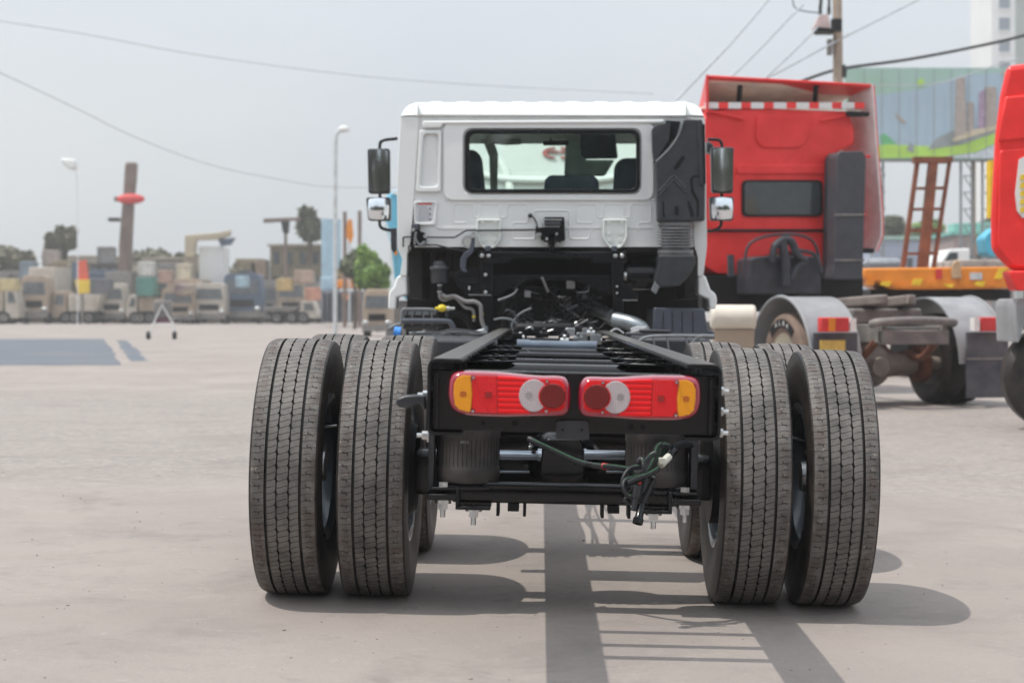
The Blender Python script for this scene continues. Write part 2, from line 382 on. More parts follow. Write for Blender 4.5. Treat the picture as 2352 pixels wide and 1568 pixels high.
# ------------------------------------------------------------------ ground
def groundmat():
    m = bpy.data.materials.new('pale_yard_concrete'); m.use_nodes = True; n = m.node_tree; p = n.nodes['Principled BSDF']
    t = n.nodes.new('ShaderNodeTexCoord')
    def noise(s, d, r=.6, dist=0):
        q = n.nodes.new('ShaderNodeTexNoise'); q.inputs['Scale'].default_value = s; q.inputs['Detail'].default_value = d; q.inputs['Roughness'].default_value = r; q.inputs['Distortion'].default_value = dist
        n.links.new(t.outputs['Object'], q.inputs['Vector']); return q.outputs['Fac']
    def ramp(s, a, b2, c0=(0, 0, 0, 1), c1=(1, 1, 1, 1)):
        q = n.nodes.new('ShaderNodeValToRGB'); q.color_ramp.elements[0].position = a; q.color_ramp.elements[1].position = b2; q.color_ramp.elements[0].color = c0; q.color_ramp.elements[1].color = c1
        n.links.new(s, q.inputs[0]); return q.outputs[0]
    def mix(f, a, b2):
        q = n.nodes.new('ShaderNodeMix'); q.data_type = 'RGBA'
        for s_, v in ((0, f), (6, a), (7, b2)):
            if isinstance(v, (tuple, float)): q.inputs[s_].default_value = v
            else: n.links.new(v, q.inputs[s_])
        return q.outputs[2]
    base = ramp(noise(.35, 8), .35, .65, (.275, .240, .220, 1), (.350, .308, .280, 1))
    # rougher greyer stretch of old surface further back
    sx = n.nodes.new('ShaderNodeSeparateXYZ'); n.links.new(t.outputs['Object'], sx.inputs[0])
    ny = n.nodes.new('ShaderNodeMath'); ny.operation = 'MULTIPLY_ADD'; ny.inputs[1].default_value = 2.2; n.links.new(noise(.8, 5), ny.inputs[0]); n.links.new(sx.outputs['Y'], ny.inputs[2])
    def band(a, b2):
        q = n.nodes.new('ShaderNodeMapRange'); q.interpolation_type = 'SMOOTHSTEP'; q.inputs[1].default_value = a; q.inputs[2].default_value = b2; n.links.new(ny.outputs[0], q.inputs[0]); return q.outputs[0]
    bm_ = n.nodes.new('ShaderNodeMath'); bm_.operation = 'SUBTRACT'; n.links.new(band(11.2, 13.4), bm_.inputs[0]); n.links.new(band(23, 26), bm_.inputs[1])
    grain = ramp(noise(13, 8, .8), .4, .62, (.215, .205, .195, 1), (.37, .33, .30, 1))
    bq = n.nodes.new('ShaderNodeMath'); bq.operation = 'MULTIPLY'; bq.inputs[1].default_value = .75; n.links.new(bm_.outputs[0], bq.inputs[0]); c = mix(bq.outputs[0], base, grain)
    c = mix(ramp(noise(1.3, 9, .75, .4), .50, .7, c1=(.95, .95, .95, 1)), c, (.225, .198, .185, 1))
    c = mix(ramp(noise(3.2, 10, .8, .8), .55, .75, c1=(.9, .9, .9, 1)), c, (.215, .19, .178, 1))
    c = mix(ramp(noise(14, 10, .85, .5), .56, .68, c1=(.7, .7, .7, 1)), c, (.20, .178, .168, 1))
    c = mix(ramp(noise(6, 10, .8, .3), .58, .72, c1=(.6, .6, .6, 1)), c, (.47, .42, .385, 1))
    c = mix(ramp(noise(110, 4, .7), .58, .72, c1=(.5, .5, .5, 1)), c, (.20, .18, .17, 1))
    c = mix(ramp(noise(90, 4, .7), .60, .72, c1=(.5, .5, .5, 1)), c, (.52, .47, .43, 1))
    c = mix(ramp(noise(38, 6, .8), .55, .75, c1=(.4, .4, .4, 1)), c, (.22, .20, .19, 1))
    c = mix(ramp(noise(4.5, 2, .5), .70, .74, c1=(.6, .6, .6, 1)), c, (.22, .19, .18, 1))
    # worn wheel tracks sweeping across
    wv = n.nodes.new('ShaderNodeTexWave'); wv.inputs['Scale'].default_value = .22; wv.inputs['Distortion'].default_value = 4; wv.inputs['Detail'].default_value = 3; wv.bands_direction = 'Y'
    n.links.new(t.outputs['Object'], wv.inputs['Vector'])
    c = mix(ramp(wv.outputs['Fac'], .75, 1, c1=(.28, .28, .28, 1)), c, (.30, .255, .23, 1))
    n.links.new(c, p.inputs['Base Color']); p.inputs['Roughness'].default_value = .88; p.inputs['Specular IOR Level'].default_value = .25
    bu = n.nodes.new('ShaderNodeBump'); bu.inputs['Strength'].default_value = .5; bu.inputs['Distance'].default_value = .006
    n.links.new(noise(60, 6, .7), bu.inputs['Height']); n.links.new(bu.outputs[0], p.inputs['Normal'])
    return m
gm = groundmat()
b = B()
xs = [-500, -200, -60, -20, -8, -4]+[-2.3+.23*i for i in range(1, 20)]+[2.7, 4, 8, 20, 60, 200, 500]
ys = [-150, -100, -20, 0, 3, 6, 9, 12, 16, 22, 30, 50, 100, 300, 600]
V = [[b.m.verts.new((x, y, gz(x))) for x in xs] for y in ys]
for j in range(len(ys)-1):
    for i in range(len(xs)-1): b.m.faces.new((V[j][i], V[j][i+1], V[j+1][i+1], V[j+1][i]))
solo('ground', b, gm, (0, 0, 0), kind='structure')

patchm = mk('blue_grey_shadow_tone', (.095, .12, .15), .7, var=.12, scale=.3, col2=(.14, .14, .155), bump=.2, bscale=20)  # blue-grey ground shadow painted as flat sheets; its caster is not built
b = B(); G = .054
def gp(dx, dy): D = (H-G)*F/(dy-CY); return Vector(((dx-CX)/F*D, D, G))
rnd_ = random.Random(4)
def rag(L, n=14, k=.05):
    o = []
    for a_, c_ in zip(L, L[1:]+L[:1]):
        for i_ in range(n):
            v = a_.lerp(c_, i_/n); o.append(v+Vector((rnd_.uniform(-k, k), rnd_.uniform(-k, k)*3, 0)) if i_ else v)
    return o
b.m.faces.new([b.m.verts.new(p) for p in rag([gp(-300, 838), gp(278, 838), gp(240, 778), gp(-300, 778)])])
solo('painted_shadow_patch', b, patchm, (0, 0, 0), kind='structure')
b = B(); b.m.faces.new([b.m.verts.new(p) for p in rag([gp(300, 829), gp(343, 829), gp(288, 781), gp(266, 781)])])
solo('painted_shadow_strip', b, patchm, (0, 0, 0), kind='structure')

b = B(); rnd_ = random.Random(9)            # loose grit and small stones
for k in range(420):
    y = 4.6+12*rnd_.random()**1.6; x = rnd_.uniform(-.32, .32)*y*1.05; q_ = rnd_.uniform(.0015, .005)*(1.5 if rnd_.random() < .08 else 1)
    v = bmesh.ops.create_icosphere(b.m, subdivisions=1, radius=q_)['verts']
    bmesh.ops.transform(b.m, matrix=Matrix.Translation((x, y, gz(x)+q_*.25)) @ Matrix.Rotation(rnd_.random()*6, 4, 'Z') @ Matrix.Diagonal((1.3, .9, .6, 1)), verts=v)
solo('loose_grit', b, mk('grit_stone', (.27, .24, .215), .9, var=.4, scale=3), (0, 0, 0), kind='stuff')
# ================================================================== THE WHITE CHASSIS TRUCK
truck = root('chassis_truck', None, 'white cab truck with bare black chassis, dual rear wheels and red tail lamps', 'truck', mat=TR)
def T(name, b, mats, par=truck, **k): return part(name, b, mats, par, space='C', **k)   # built in the chassis frame (u, D, h)
def K(name, b, mats, par=truck, **k): return part(name, b, mats, par, space='W', **k)   # built level (cab)

# --- wheels
def tyre_mesh(N=64):
    Rr = .522
    b = B(); m = b.m
    half = [(.0, 0), (.010, 0), ('z', 0), ('z', 1), ('z', 2), ('z', 3), (.033, 0), (.045, 0), (.0605, 0), (.0615, 1), (.0705, 1), (.0715, 0), (.082, 0), (.096, 0), (.111, 0), (.123, 0)]
    cols = [(-1, c) for c in half[:0:-1]]+[(1, c) for c in half]
    def wav(x):
        c = 0 if abs(x) < .0235 else (.0425 if abs(x) < .068 else .095)*(1 if x > 0 else -1)
        t = x-c; return .085*math.tanh(t/.007)
    ph = [(0, 0), (.008, 1), (.034, 1), (.042, 0), (.20, 0), (.492, 0), (.50, 1), (.526, 1), (.534, 0), (.86, 0)]
    side = [(.1295, .508), (.1335, .49), (.139, .45), (.1395, .43), (.136, .39), (.127, .345), (.113, .305), (.104, .288), (.06, .288)]
    rows = []
    for k in range(N):
        for p_, sip in ph:
            row = []
            dd = max(0, 1-min(abs(p_-.04), abs(p_-1.04))/.2)
            for sg, (c, dp) in cols:
                if c == 'z':
                    w_ = .0021+.0052*dd; x = {0: .0235-w_, 1: .0235-w_*.8, 2: .0235+w_*.8, 3: .0235+w_}[dp]; d = .011 if dp in (1, 2) else 0
                else:
                    x = c; d = .014 if dp else 0
                ax = abs(x); r = Rr-.35*ax*ax-(.004 if ax > .12 else 0)
                if not d and sip: d = .007 if ax < .0606 else (.004 if .0714 < ax < .1 else .0015)
                a = 2*math.pi*(k+p_+(wav(sg*x) if ax < .11 else 0))/N
                row.append((sg*x, math.sin(a)*(r-d), math.cos(a)*(r-d), r-d, d))
            a = 2*math.pi*(k+p_)/N
            L = [(-x, math.sin(a)*r, math.cos(a)*r, r, .02) for x, r in side[::-1]]; Rt = [(x, math.sin(a)*r, math.cos(a)*r, r, .02) for x, r in side]
            rows.append(L+row+Rt)
    VV = [[m.verts.new(q[:3]) for q in r] for r in rows]; n = len(rows); C = len(rows[0]); ns = len(side)
    for i in range(n):
        j = (i+1) % n
        for c in range(C):
            c2 = (c+1) % C
            f = m.faces.new((VV[i][c], VV[i][c2], VV[j][c2], VV[j][c]))
            dmean = (rows[i][c][4]+rows[i][c2][4]+rows[j][c2][4]+rows[j][c][4])/4
            f.material_index = 1 if (c < ns or c >= C-ns-1 or dmean > .0025) else 0
    # angled shoulder cuts, one per block and side
    nf = len(m.faces)
    for k in range(N):
        for sg in (-1, 1):
            for (x0, x1, p0, p1) in ((.088, .105, .46, .51), (.088, .0915, .51, .70), (.105, .109, .37, .47)):
                r = Rr-.35*x1*x1+.0007
                a0 = 2*math.pi*(k+(p0 if sg > 0 else 1-p0))/N; a1 = 2*math.pi*(k+(p1 if sg > 0 else 1-p1))/N
                r0 = Rr-.35*x0*x0+.0012
                f = m.faces.new([m.verts.new(v) for v in ((sg*x0, math.sin(a0)*r0, math.cos(a0)*r0), (sg*x1, math.sin(a0)*r, math.cos(a0)*r), (sg*x1, math.sin(a1)*r, math.cos(a1)*r), (sg*x0, math.sin(a1)*r0, math.cos(a1)*r0))])
                f.material_index = 1
    return mesh('tyre', b, [tread_m, side_m], 30)
TY = tyre_mesh()
def rim_mesh():
    b = B()
    b.lathe([(.285, -.118), (.30, -.122), (.30, -.112), (.272, -.10), (.262, -.06), (.262, .06), (.272, .10), (.30, .112), (.30, .122), (.285, .118), (.255, .10), (.245, .05), (.235, -.06), (.255, -.10)], (0, 0, 0), 'X', 48, closed=True)
    b.lathe([(.25, -.035), (.20, .0), (.15, .015), (.06, .015), (.06, .035), (.15, .035), (.205, .018), (.25, -.015)], (0, 0, 0), 'X', 40)
    return mesh('wheel', b, rimm)
RM = rim_mesh()
def lugs():
    b = B()
    for k in range(10):
        a = 2*math.pi*k/10; b.cyl((.03, math.cos(a)*.14, math.sin(a)*.14), (.065, math.cos(a)*.14, math.sin(a)*.14), .014, seg=6)
    b.cyl((.02, 0, 0), (.10, 0, 0), .075, .06, 20)
    return mesh('lug_nuts', b, steel)
LG = lugs()
vb = B(); vb.tube([(-.05, .2, .02), (.03, .22, .02), (.12, .245, .015)], .006, 8, smooth=3)
VM = mesh('valve_stem', vb, steel)
def wheel(par, loc, flip=False, spin=0.0, root_mat=None):
    o = bpy.data.objects.new('wheel', RM); COL.objects.link(o); o.parent = par; o.location = loc
    o.rotation_euler = (spin, 0, math.pi if flip else 0)
    for nm, me in (('tyre', TY), ('lug_nuts', LG), ('valve_stem', VM)):
        c = bpy.data.objects.new(nm, me); COL.objects.link(c); c.parent = o
    return o
sp = 0
for D in (7.1, 8.42):
    for u, fl in ((-1.078, False), (-.743, True), (.743, False), (1.078, True)):
        sp += .61; wheel(truck, (u, D-7.1, .520), fl, sp)
for u, fl in ((-1.03, True), (1.03, False)): wheel(truck, (u, 15.6-7.1, .52), fl, .3)

# --- frame rails (C section, open inwards), one part each
TOPH, BOTH = 1.026, .800
def rail(sg):
    o = [(.44, BOTH), (.44, TOPH)]
    th = .009; W_ = .095
    outer = rp2([(.335, TOPH), (.44, TOPH), (.44, BOTH), (.335, BOTH)], [0.0001, .028, .028, .0001], 6)
    inner = rp2([(.335, TOPH-th), (.44-th, TOPH-th), (.44-th, BOTH+th), (.335, BOTH+th)], [0.0001, .020, .020, .0001], 6)
    pts = outer+inner[::-1]
    b = B(); b.prism([(sg*x, 5.15, z) for x, z in pts], (0, 8.7, 0)); return b
for sg in (-1, 1): T('frame_rail', rail(sg), frame_m)
# worn dusty film on top of each flange is its own thin wear strip
for sg in (-1, 1):
    b = B(); b.box(sg*.343, sg*.425, 5.17, 13.5, TOPH+.0005, TOPH+.0025); T('flange_wear_strip', b, dusty, kind=None)
# rear end member with its bolts, holes and centre bracket
b = B()
b.prism([(x, 5.20, z) for x, z in rect2(-.425, .812, .425, .992, .012)], (0, .012, 0))
b.box(-.425, .425, 5.21, 5.33, .983, .992); b.box(-.425, .425, 5.21, 5.33, .812, .821)
em = T('end_crossmember', b, frame_m, bevel=.002)
for u in (-.428+.012, .428-.022):
    b = B(); b.box(u, u+.010, 5.165, 5.30, .815, .985); T('end_flange', b, frame_m, em, bevel=.002)
for dx, dy, r in ((1110, 971, .0065), (1182, 971, .009), (1450, 981, .0095), (1476, 981, .007)):
    b = B(); p = CP(dx, dy, 5.198); b.cyl(p, p+Vector((0, .02, 0)), r, seg=16); T('hole', b, dark, em)
b = B(); q = [CP(x, y, 5.19) for x, y in ((1277, 1006), (1277, 965), (1352, 965), (1353, 1008))]
b.prism([(x, 5.165, z) for x, z in rp2([(v.x, v.z) for v in q], [.001, .014, .014, .001], 5)], (0, .032, 0))
cb = T('centre_bracket', b, plas, bevel=.003)
for dx in (1292, 1336):
    b = B(); p = CP(dx, 987, 5.165); b.cyl(p-Vector((0, .003, 0)), p, .0045, seg=12); T('screw', b, dark, cb)
# side bolts through the rails
def hexb(par, dx, dy, D, sg, mat=steel, r=.013):
    p = CP(dx, dy, D); b = B(); b.cyl((sg*.441, D, p.z), (sg*.446, D, p.z), r*1.6, seg=16)
    b.bolt((sg*.446, D, p.z), (sg, 0, 0), r, .016, .016); T('bolt', b, mat, par)
for dy in (885, 978): hexb(truck, 0, dy, 5.3, -1)
for dy in (898, 945, 994): hexb(truck, 1660, dy, 5.3, 1)
# tow hook on the left rail
b = B()
pts = [CP(x, y, 5.24) for x, y in ((978, 908), (955, 906), (930, 908), (912, 915), (909, 925), (918, 934), (940, 937), (950, 930), (962, 925), (970, 930), (972, 940), (980, 940))]
b.prism([(p.x, 5.22, p.z) for p in pts], (0, .05, 0)); T('tow_hook', b, plas, bevel=.006)

# --- cross members, each with its gussets
def cross(D, top, h, depth, half=.40, mat=frame_m, roundr=.03, gus=True, bolts=()):
    b = B()
    prof = rp2([(D, top-h), (D, top), (D+depth, top), (D+depth, top-h)], [.002, roundr, .004, .002], 6)
    b.prism([(-half, y, z) for y, z in prof], (2*half, 0, 0))
    c = T('crossmember', b, mat)
    if gus:
        for sg in (-1, 1):
            b = B(); pl = rp2([(sg*.432, D-.10), (sg*.432, D+.16), (sg*.25, D+.10), (sg*.20, D+.02), (sg*.25, D-.03)], .02, 4)
            b.prism([(x, y, top+.001) for x, y in pl], (0, 0, .010)); g = T('gusset_plate', b, frame_m, c, bevel=.002)
            b = B()
            for x, y in ((.30, D+.01), (.25, D+.03)):
                b.cyl((sg*x, y, top+.011), (sg*x, y, top+.019), .016, .015, 14)
            split('bolt', b, frame_m, c, 'C')
    for i, u in enumerate(bolts):
        b = B(); b.bolt((u, D, top-.055), (0, -1, 0), .010, .012, .006); T('bolt', b, steel if i % 2 == 0 else frame_m, c)
    return c
cross(5.78, .90, .08, .055, roundr=.005, gus=False)
cross(6.00, .90, .08, .05, roundr=.005, gus=False)
cross(6.25, .91, .08, .05, roundr=.005, gus=False)
cross(6.95, .962, .15, .12, roundr=.05, bolts=(-.045, .0, .06, .11, .19))
cross(7.55, .965, .16, .10, roundr=.02, bolts=(-.22, -.15, -.08, -.01, .06, .13, .20))
cross(8.55, .968, .15, .12, roundr=.02, bolts=(-.2, -.1, 0, .1, .2))
cross(9.6, .965, .12, .12, roundr=.03)
cross(11.9, .965, .12, .14, roundr=.02)
cross(13.2, .965, .14, .14, roundr=.02)
b = B(); b.cyl((-.22, 10.8, .955), (.22, 10.8, .955), .034, seg=20); b.cyl((-.25, 10.8, .955), (-.17, 10.8, .955), .038, seg=20); b.cyl((.13, 10.8, .955), (.25, 10.8, .955), .037, seg=20)
T('bright_cross_tube', b, mk('pale_blue_tube', (.11, .14, .18), .3, metal=.3, coat=.4))
# air lines and valves lying along the frame
random.seed(11)
for k in range(9):
    b = B(); u0 = -.34+.03*k; z0 = .93-.02*(k % 3)
    b.tube([(u0+random.uniform(-.03, .03), 8.2+.75*i, z0+random.uniform(-.02, .02)) for i in range(7)], .008, 8, smooth=4)
    T('air_line', b, plas if k % 2 else dark)
for k in range(16):
    b = B(); u = random.uniform(-.30, .30); D = random.uniform(11.5, 13.6); z = .97+random.uniform(.0, .05)
    if k % 2: b.cyl((u-.03, D, z), (u+.03, D, z), .022, seg=12); b.cyl((u, D, z), (u, D-.02, z+.04), .012, seg=10)
    else: b.box(u-.035, u+.035, D-.03, D+.03, z-.03, z+.03)
    T('air_valve', b, random.choice([grey, steel, frame_m]), bevel=.004)

# --- rear axle, diff, torque rods, airbags
def axle(D):
    b = B(); b.prism([(-.60, y, z) for y, z in rp2([(D-.075, .415), (D-.075, .60), (D+.075, .60), (D+.075, .415)], .03, 4)], (1.2, 0, 0))
    b.cyl((-.62, D, .52), (-.93, D, .52), .075, seg=20); b.cyl((.62, D, .52), (.93, D, .52), .075, seg=20)
    a = T('axle_beam', b, frame_m, bevel=.004)
    b = B(); b.ball((0, D, .55), .165, (1, .95, .90), 24, 14); T('differential', b, frame_m, a)
    b = B()
    for k in range(10):
        t = 2*math.pi*k/10; b.bolt((.15*math.cos(t), D-.135, .55+.10*math.sin(t)), (0, -1, 0), .010, .012)
    split('bolt', b, frame_m, a, 'C')
    for sg in (-1, 1):
        b = B(); b.lathe([(.20, 0), (.20, .10), (.17, .13), (.17, .02)], (sg*.60-(.13 if sg < 0 else 0), D, .52), 'X', 28)
        T('brake_drum', b, dark, a)
    return a
axle(7.1); axle(8.42)
b = B(); b.prism([(p.x, 6.92, p.z) for p in [CP(x, y, 6.92) for x, y in ((1258, 1006), (1332, 1006), (1340, 1020), (1345, 1088), (1330, 1096), (1250, 1096), (1238, 1088), (1246, 1020))]], (0, .16, 0))
tb = T('torque_rod_bracket', b, frame_m, bevel=.008)
for dx in (1262, 1286, 1310, 1328):
    b = B(); b.bolt(CP(dx, 1076, 6.92), (0, -1, 0), .011, .012); T('bolt', b, frame_m, tb)
for x0, x1 in ((1110, 1242), (1340, 1475)):
    b = B(); b.cyl(CP(x0, 1044, 6.93), CP(x1, 1046, 6.98), .020, seg=20); b.cyl(CP(x1 if x0 < 1200 else x0, 1045, 6.95)-Vector((.012, 0, 0)), CP(x1 if x0 < 1200 else x0, 1045, 6.95)+Vector((.012, 0, 0)), .027, seg=20)
    T('torque_rod', b, shiny)
for x0, x1 in ((1090, 1216), (1392, 1500)):
    b = B(); b.cyl(CP(x0, 1083, 7.01), CP(x1, 1083, 7.01), .0055, seg=10); T('brake_pipe', b, shiny)
b = B(); b.box(-.40, .40, 7.7, 7.78, .50, .82); T('blackout_box', b, dark)  # dark box added to black out the gap behind the axle
b = B(); b.cyl((-.3, 7.62, .66), (.3, 7.62, .66), .12, seg=24); T('air_tank', b, frame_m)
ab_tex = rub
AD = 6.80
for sg, cx in ((-1, 1072), (1, 1513)):
    c = CP(cx, 1060, AD-.12); z0 = .492; uc = c.x; k_ = 1.085
    b = B(); prof = [(.02, z0), (.100, z0), (.112, z0+.010), (.117, z0+.035), (.116, z0+.07), (.1135, z0+.075), (.1135, z0+.178), (.116, z0+.183), (.116, z0+.235), (.105, z0+.265), (.02, z0+.266)]
    b.lathe([(a_*k_, z) for a_, z in prof], (uc, AD, 0), 'Z', 48)
    a = T('air_spring', b, rub)
    b = B()
    for k in range(44):
        t = 2*math.pi*k/44; b.cyl((uc+.1238*math.cos(t), AD+.1238*math.sin(t), z0+.03), (uc+.1240*math.cos(t), AD+.1240*math.sin(t), z0+.235), .0007, seg=4)
    T('bellow_ribs', b, dark, a, kind='stuff')
    b = B(); b.lathe([(.03, z0-.014), (.132, z0-.014), (.132, z0-.004), (.11, z0+.008), (.03, z0+.008)], (uc, AD, 0), 'Z', 40); T('base_plate', b, frame_m, a)
    b = B(); b.box(uc-.12, uc+.12, AD-.1, AD+.1, z0+.264, .81); T('top_plate', b, dark, a)
# small embossed part number on the left air bag
def text(s_, size, loc, rot, mat, par, space, name='lettering', ext=.001):
    cu = bpy.data.curves.new('t', 'FONT'); cu.body = s_; cu.size = size; cu.extrude = ext; cu.align_x = 'CENTER'; cu.resolution_u = 3
    ob = bpy.data.objects.new('t', cu); COL.objects.link(ob)
    dg = bpy.context.evaluated_depsgraph_get(); me = bpy.data.meshes.new_from_object(ob.evaluated_get(dg))
    bpy.data.objects.remove(ob); bpy.data.curves.remove(cu)
    me.transform(Matrix.Translation(loc) @ rot.to_4x4()); bb = B(); bb.m.from_mesh(me); bpy.data.meshes.remove(me)
    return part(name, bb, mat, par, space=space)
RX = Matrix.Rotation(R(90), 3, 'X')
text('8824', .016, CP(1067, 1018, 6.655)+Vector((0, -.004, 0)), RX, grey, truck, 'C')
# hangers and bottom beam
for dx0, dx1, D in ((986, 997, 6.75), (1586, 1600, 6.75)):
    a = CP(dx0, 1015, D); c = CP(dx1, 1122, D); b = B(); b.box(a.x, c.x, D-.04, D+.06, c.z, .80); T('hanger_plate', b, plas, bevel=.003)
b = B(); a = CP(1040, 1120, 6.72); c = CP(1583, 1145, 6.72)
b.prism([(a.x, y, z) for y, z in rp2([(6.72, .424), (6.72, .480), (6.84, .488), (6.84, .424)], .012, 4)], (c.x-a.x, 0, 0)); T('lower_beam', b, frame_m)
b = B(); b.cyl((a.x+.02, 6.72, .492), (c.x-.02, 6.72, .492), .017, seg=16); T('lower_tube', b, frame_m)
for sg in (-1, 1):
    b = B(); b.box(sg*.517, sg*.419, 6.66, 6.86, .474, .488); b.box(sg*.528, sg*.414, 6.64, 6.88, .439, .463)
    b.box(sg*.419, sg*.405, 6.66, 6.86, .415, .488); b.box(sg*.419, sg*.283, 6.66, 6.86, .402, .417)
    c_ = T('spring_seat', b, frame_m, bevel=.004)
    b = B()
    for u, D, z in ((.468, 6.68, .488), (.349, 6.69, .417)):
        if z > .45: b.bolt((sg*u, D, z), (0, 0, 1), .019, .017)
        b.cyl((sg*u, D, z-.049 if z > .45 else z-.015), (sg*u, D, z-.064 if z > .45 else z-.022), .032, seg=18)
        b.bolt((sg*u, D, z-.064 if z > .45 else z-.022), (0, 0, -1), .020, .024, .030)
    split('seat_bolt', b, steel, c_, 'C')
    b = B()
    for u in (.256, .152): b.box(sg*u-.006, sg*u+.006, 6.72, 6.84, .374, .424)
    b.box(sg*.218, sg*.174, 6.72, 6.84, .393, .423); T('valve_bracket', b, dark, c_, bevel=.002)

# --- wiring harness
def corr(pts, r=.0095, sm=14):
    L = [Vector(p) for p in pts]; q = cat(L, sm)
    tot = sum((q[i+1]-q[i]).length for i in range(len(q)-1)); n = max(8, int(tot/.0028))
    # resample evenly
    out_ = [q[0]]; acc = 0; step = tot/n; i = 0; cur = q[0]; need = step
    while i < len(q)-1 and len(out_) < n:
        d = (q[i+1]-cur).length
        if d >= need: cur = cur+(q[i+1]-cur)*(need/d); out_.append(cur.copy()); need = step
        else: need -= d; i += 1; cur = q[i]
    return out_, (lambda k, n_: r if k % 2 else r*.84)
def Zc(x, y, D): return CP(x*.305+956, y*.305+992.5, D+.84)
def loom(pts, par, r=.0095, stripe=True):
    r *= 1.12
    q, rf = corr(pts, r); b = B(); b.tube(q, rf, 9); o = T('corrugated_loom', b, plas, par)
    if stripe:
        b = B(); b.tube([v+Vector((0, -r*.66, r*.66)) for v in q[::3]], .0008, 5); T('green_stripe', b, greenst, o)
    return o
h0 = loom([Zc(x, y, D) for x, y, D in ((850, 50, 6.0), (900, 75, 5.95), (1050, 145, 5.9), (1180, 205, 5.85), (1290, 240, 5.8), (1400, 255, 5.75), (1500, 262, 5.72), (1600, 280, 5.7), (1640, 300, 5.7))], truck, .011)
b = B(); a = Zc(1403, 254, 5.75); c = Zc(1453, 260, 5.74); b.cyl(a, c, .0125, seg=14); T('red_tape', b, redtape, h0)
b = B(); a = Zc(1285, 240, 5.80); c = Zc(1335, 248, 5.78); b.cyl(a, c, .0122, seg=14); T('black_tape', b, frame_m, h0)
loom([Zc(*p) for p in ((1600, 275, 5.7), (1630, 320, 5.68), (1690, 340, 5.66), (1760, 330, 5.66), (1800, 350, 5.66))], truck)
loom([Zc(*p) for p in ((1850, 85, 5.75), (1810, 120, 5.74), (1780, 220, 5.7), (1740, 290, 5.68), (1650, 340, 5.66), (1580, 360, 5.66), (1565, 410, 5.66), (1590, 470, 5.66), (1640, 485, 5.66), (1700, 450, 5.65), (1725, 360, 5.64), (1715, 250, 5.63), (1700, 205, 5.64), (1680, 230, 5.67), (1740, 280, 5.7), (1800, 350, 5.7))], truck, .010)
loom([Zc(*p) for p in ((1880, 85, 5.77), (1840, 130, 5.76), (1800, 230, 5.72), (1720, 300, 5.7), (1620, 380, 5.69), (1560, 400, 5.69), (1570, 330, 5.68), (1620, 270, 5.67), (1700, 250, 5.66), (1760, 180, 5.66), (1800, 160, 5.68))], truck, .010)
loom([Zc(*p) for p in ((1905, 88, 5.78), (1870, 150, 5.78), (1820, 250, 5.74), (1740, 330, 5.72), (1660, 400, 5.7), (1600, 480, 5.7), (1575, 510, 5.7), (1610, 530, 5.7), (1640, 500, 5.69))], truck, .010)
loom([Zc(*p) for p in ((1790, 340, 5.68), (1770, 390, 5.66), (1740, 460, 5.65), (1705, 530, 5.64), (1690, 560, 5.64))], truck, .010, False)
loom([Zc(*p) for p in ((1600, 380, 5.64), (1680, 340, 5.63), (1760, 310, 5.63), (1830, 270, 5.64))], truck, .010)
loom([Zc(*p) for p in ((2090, 85, 5.8), (2020, 88, 5.8), (1960, 105, 5.79), (1920, 150, 5.77))], truck, .015, False)
b = B(); b.cyl(Zc(1935, 135, 5.77), Zc(1895, 190, 5.74), .020, .016, 14); b.cyl(Zc(1930, 165, 5.74), Zc(1925, 185, 5.72), .01, seg=10); T('connector_boot', b, frame_m)
b = B(); b.cyl(Zc(1905, 180, 5.72), Zc(1840, 245, 5.68), .0155, seg=8); b.box(*[v for p in zip((Zc(1850, 215, 5.68)-Vector((.012, .012, .012))), (Zc(1850, 215, 5.68)+Vector((.012, .012, .012)))) for v in p])
T('white_connector', b, mk('ivory_plastic', (.62, .62, .54), .4), bevel=.002)
b = B(); b.cyl(Zc(1668, 400, 5.62), Zc(1655, 490, 5.62), .016, .014, 10); T('connector', b, plas)
b = B(); b.cyl(Zc(1655, 490, 5.62), Zc(1640, 590, 5.62), .010, .014, 10); T('connector', b, plas)
b = B(); b.lathe([(.001, 0), (.014, 0), (.016, .05), (.02, .055), (.02, .075), (.017, .075), (.015, .05), (.001, .045)], (0, 0, 0), 'Z', 16)
bmesh.ops.transform(b.m, matrix=Matrix.Translation(Zc(1700, 545, 5.62)) @ Vector((-.25, -.35, -1)).to_track_quat('Z', 'Y').to_matrix().to_4x4(), verts=b.m.verts[:]); T('plug_cap', b, frame_m)
b = B(); b.cyl(Zc(1672, 388, 5.63), Zc(1695, 378, 5.63), .004, seg=8); T('red_wire_tag', b, redtape)
b = B()
b.tube([Zc(855, 60, 6.0), Zc(857, 100, 6.0)], .003, 6); b.ball(Zc(858, 112, 6.0), .008); T('grease_nipple', b, steel)

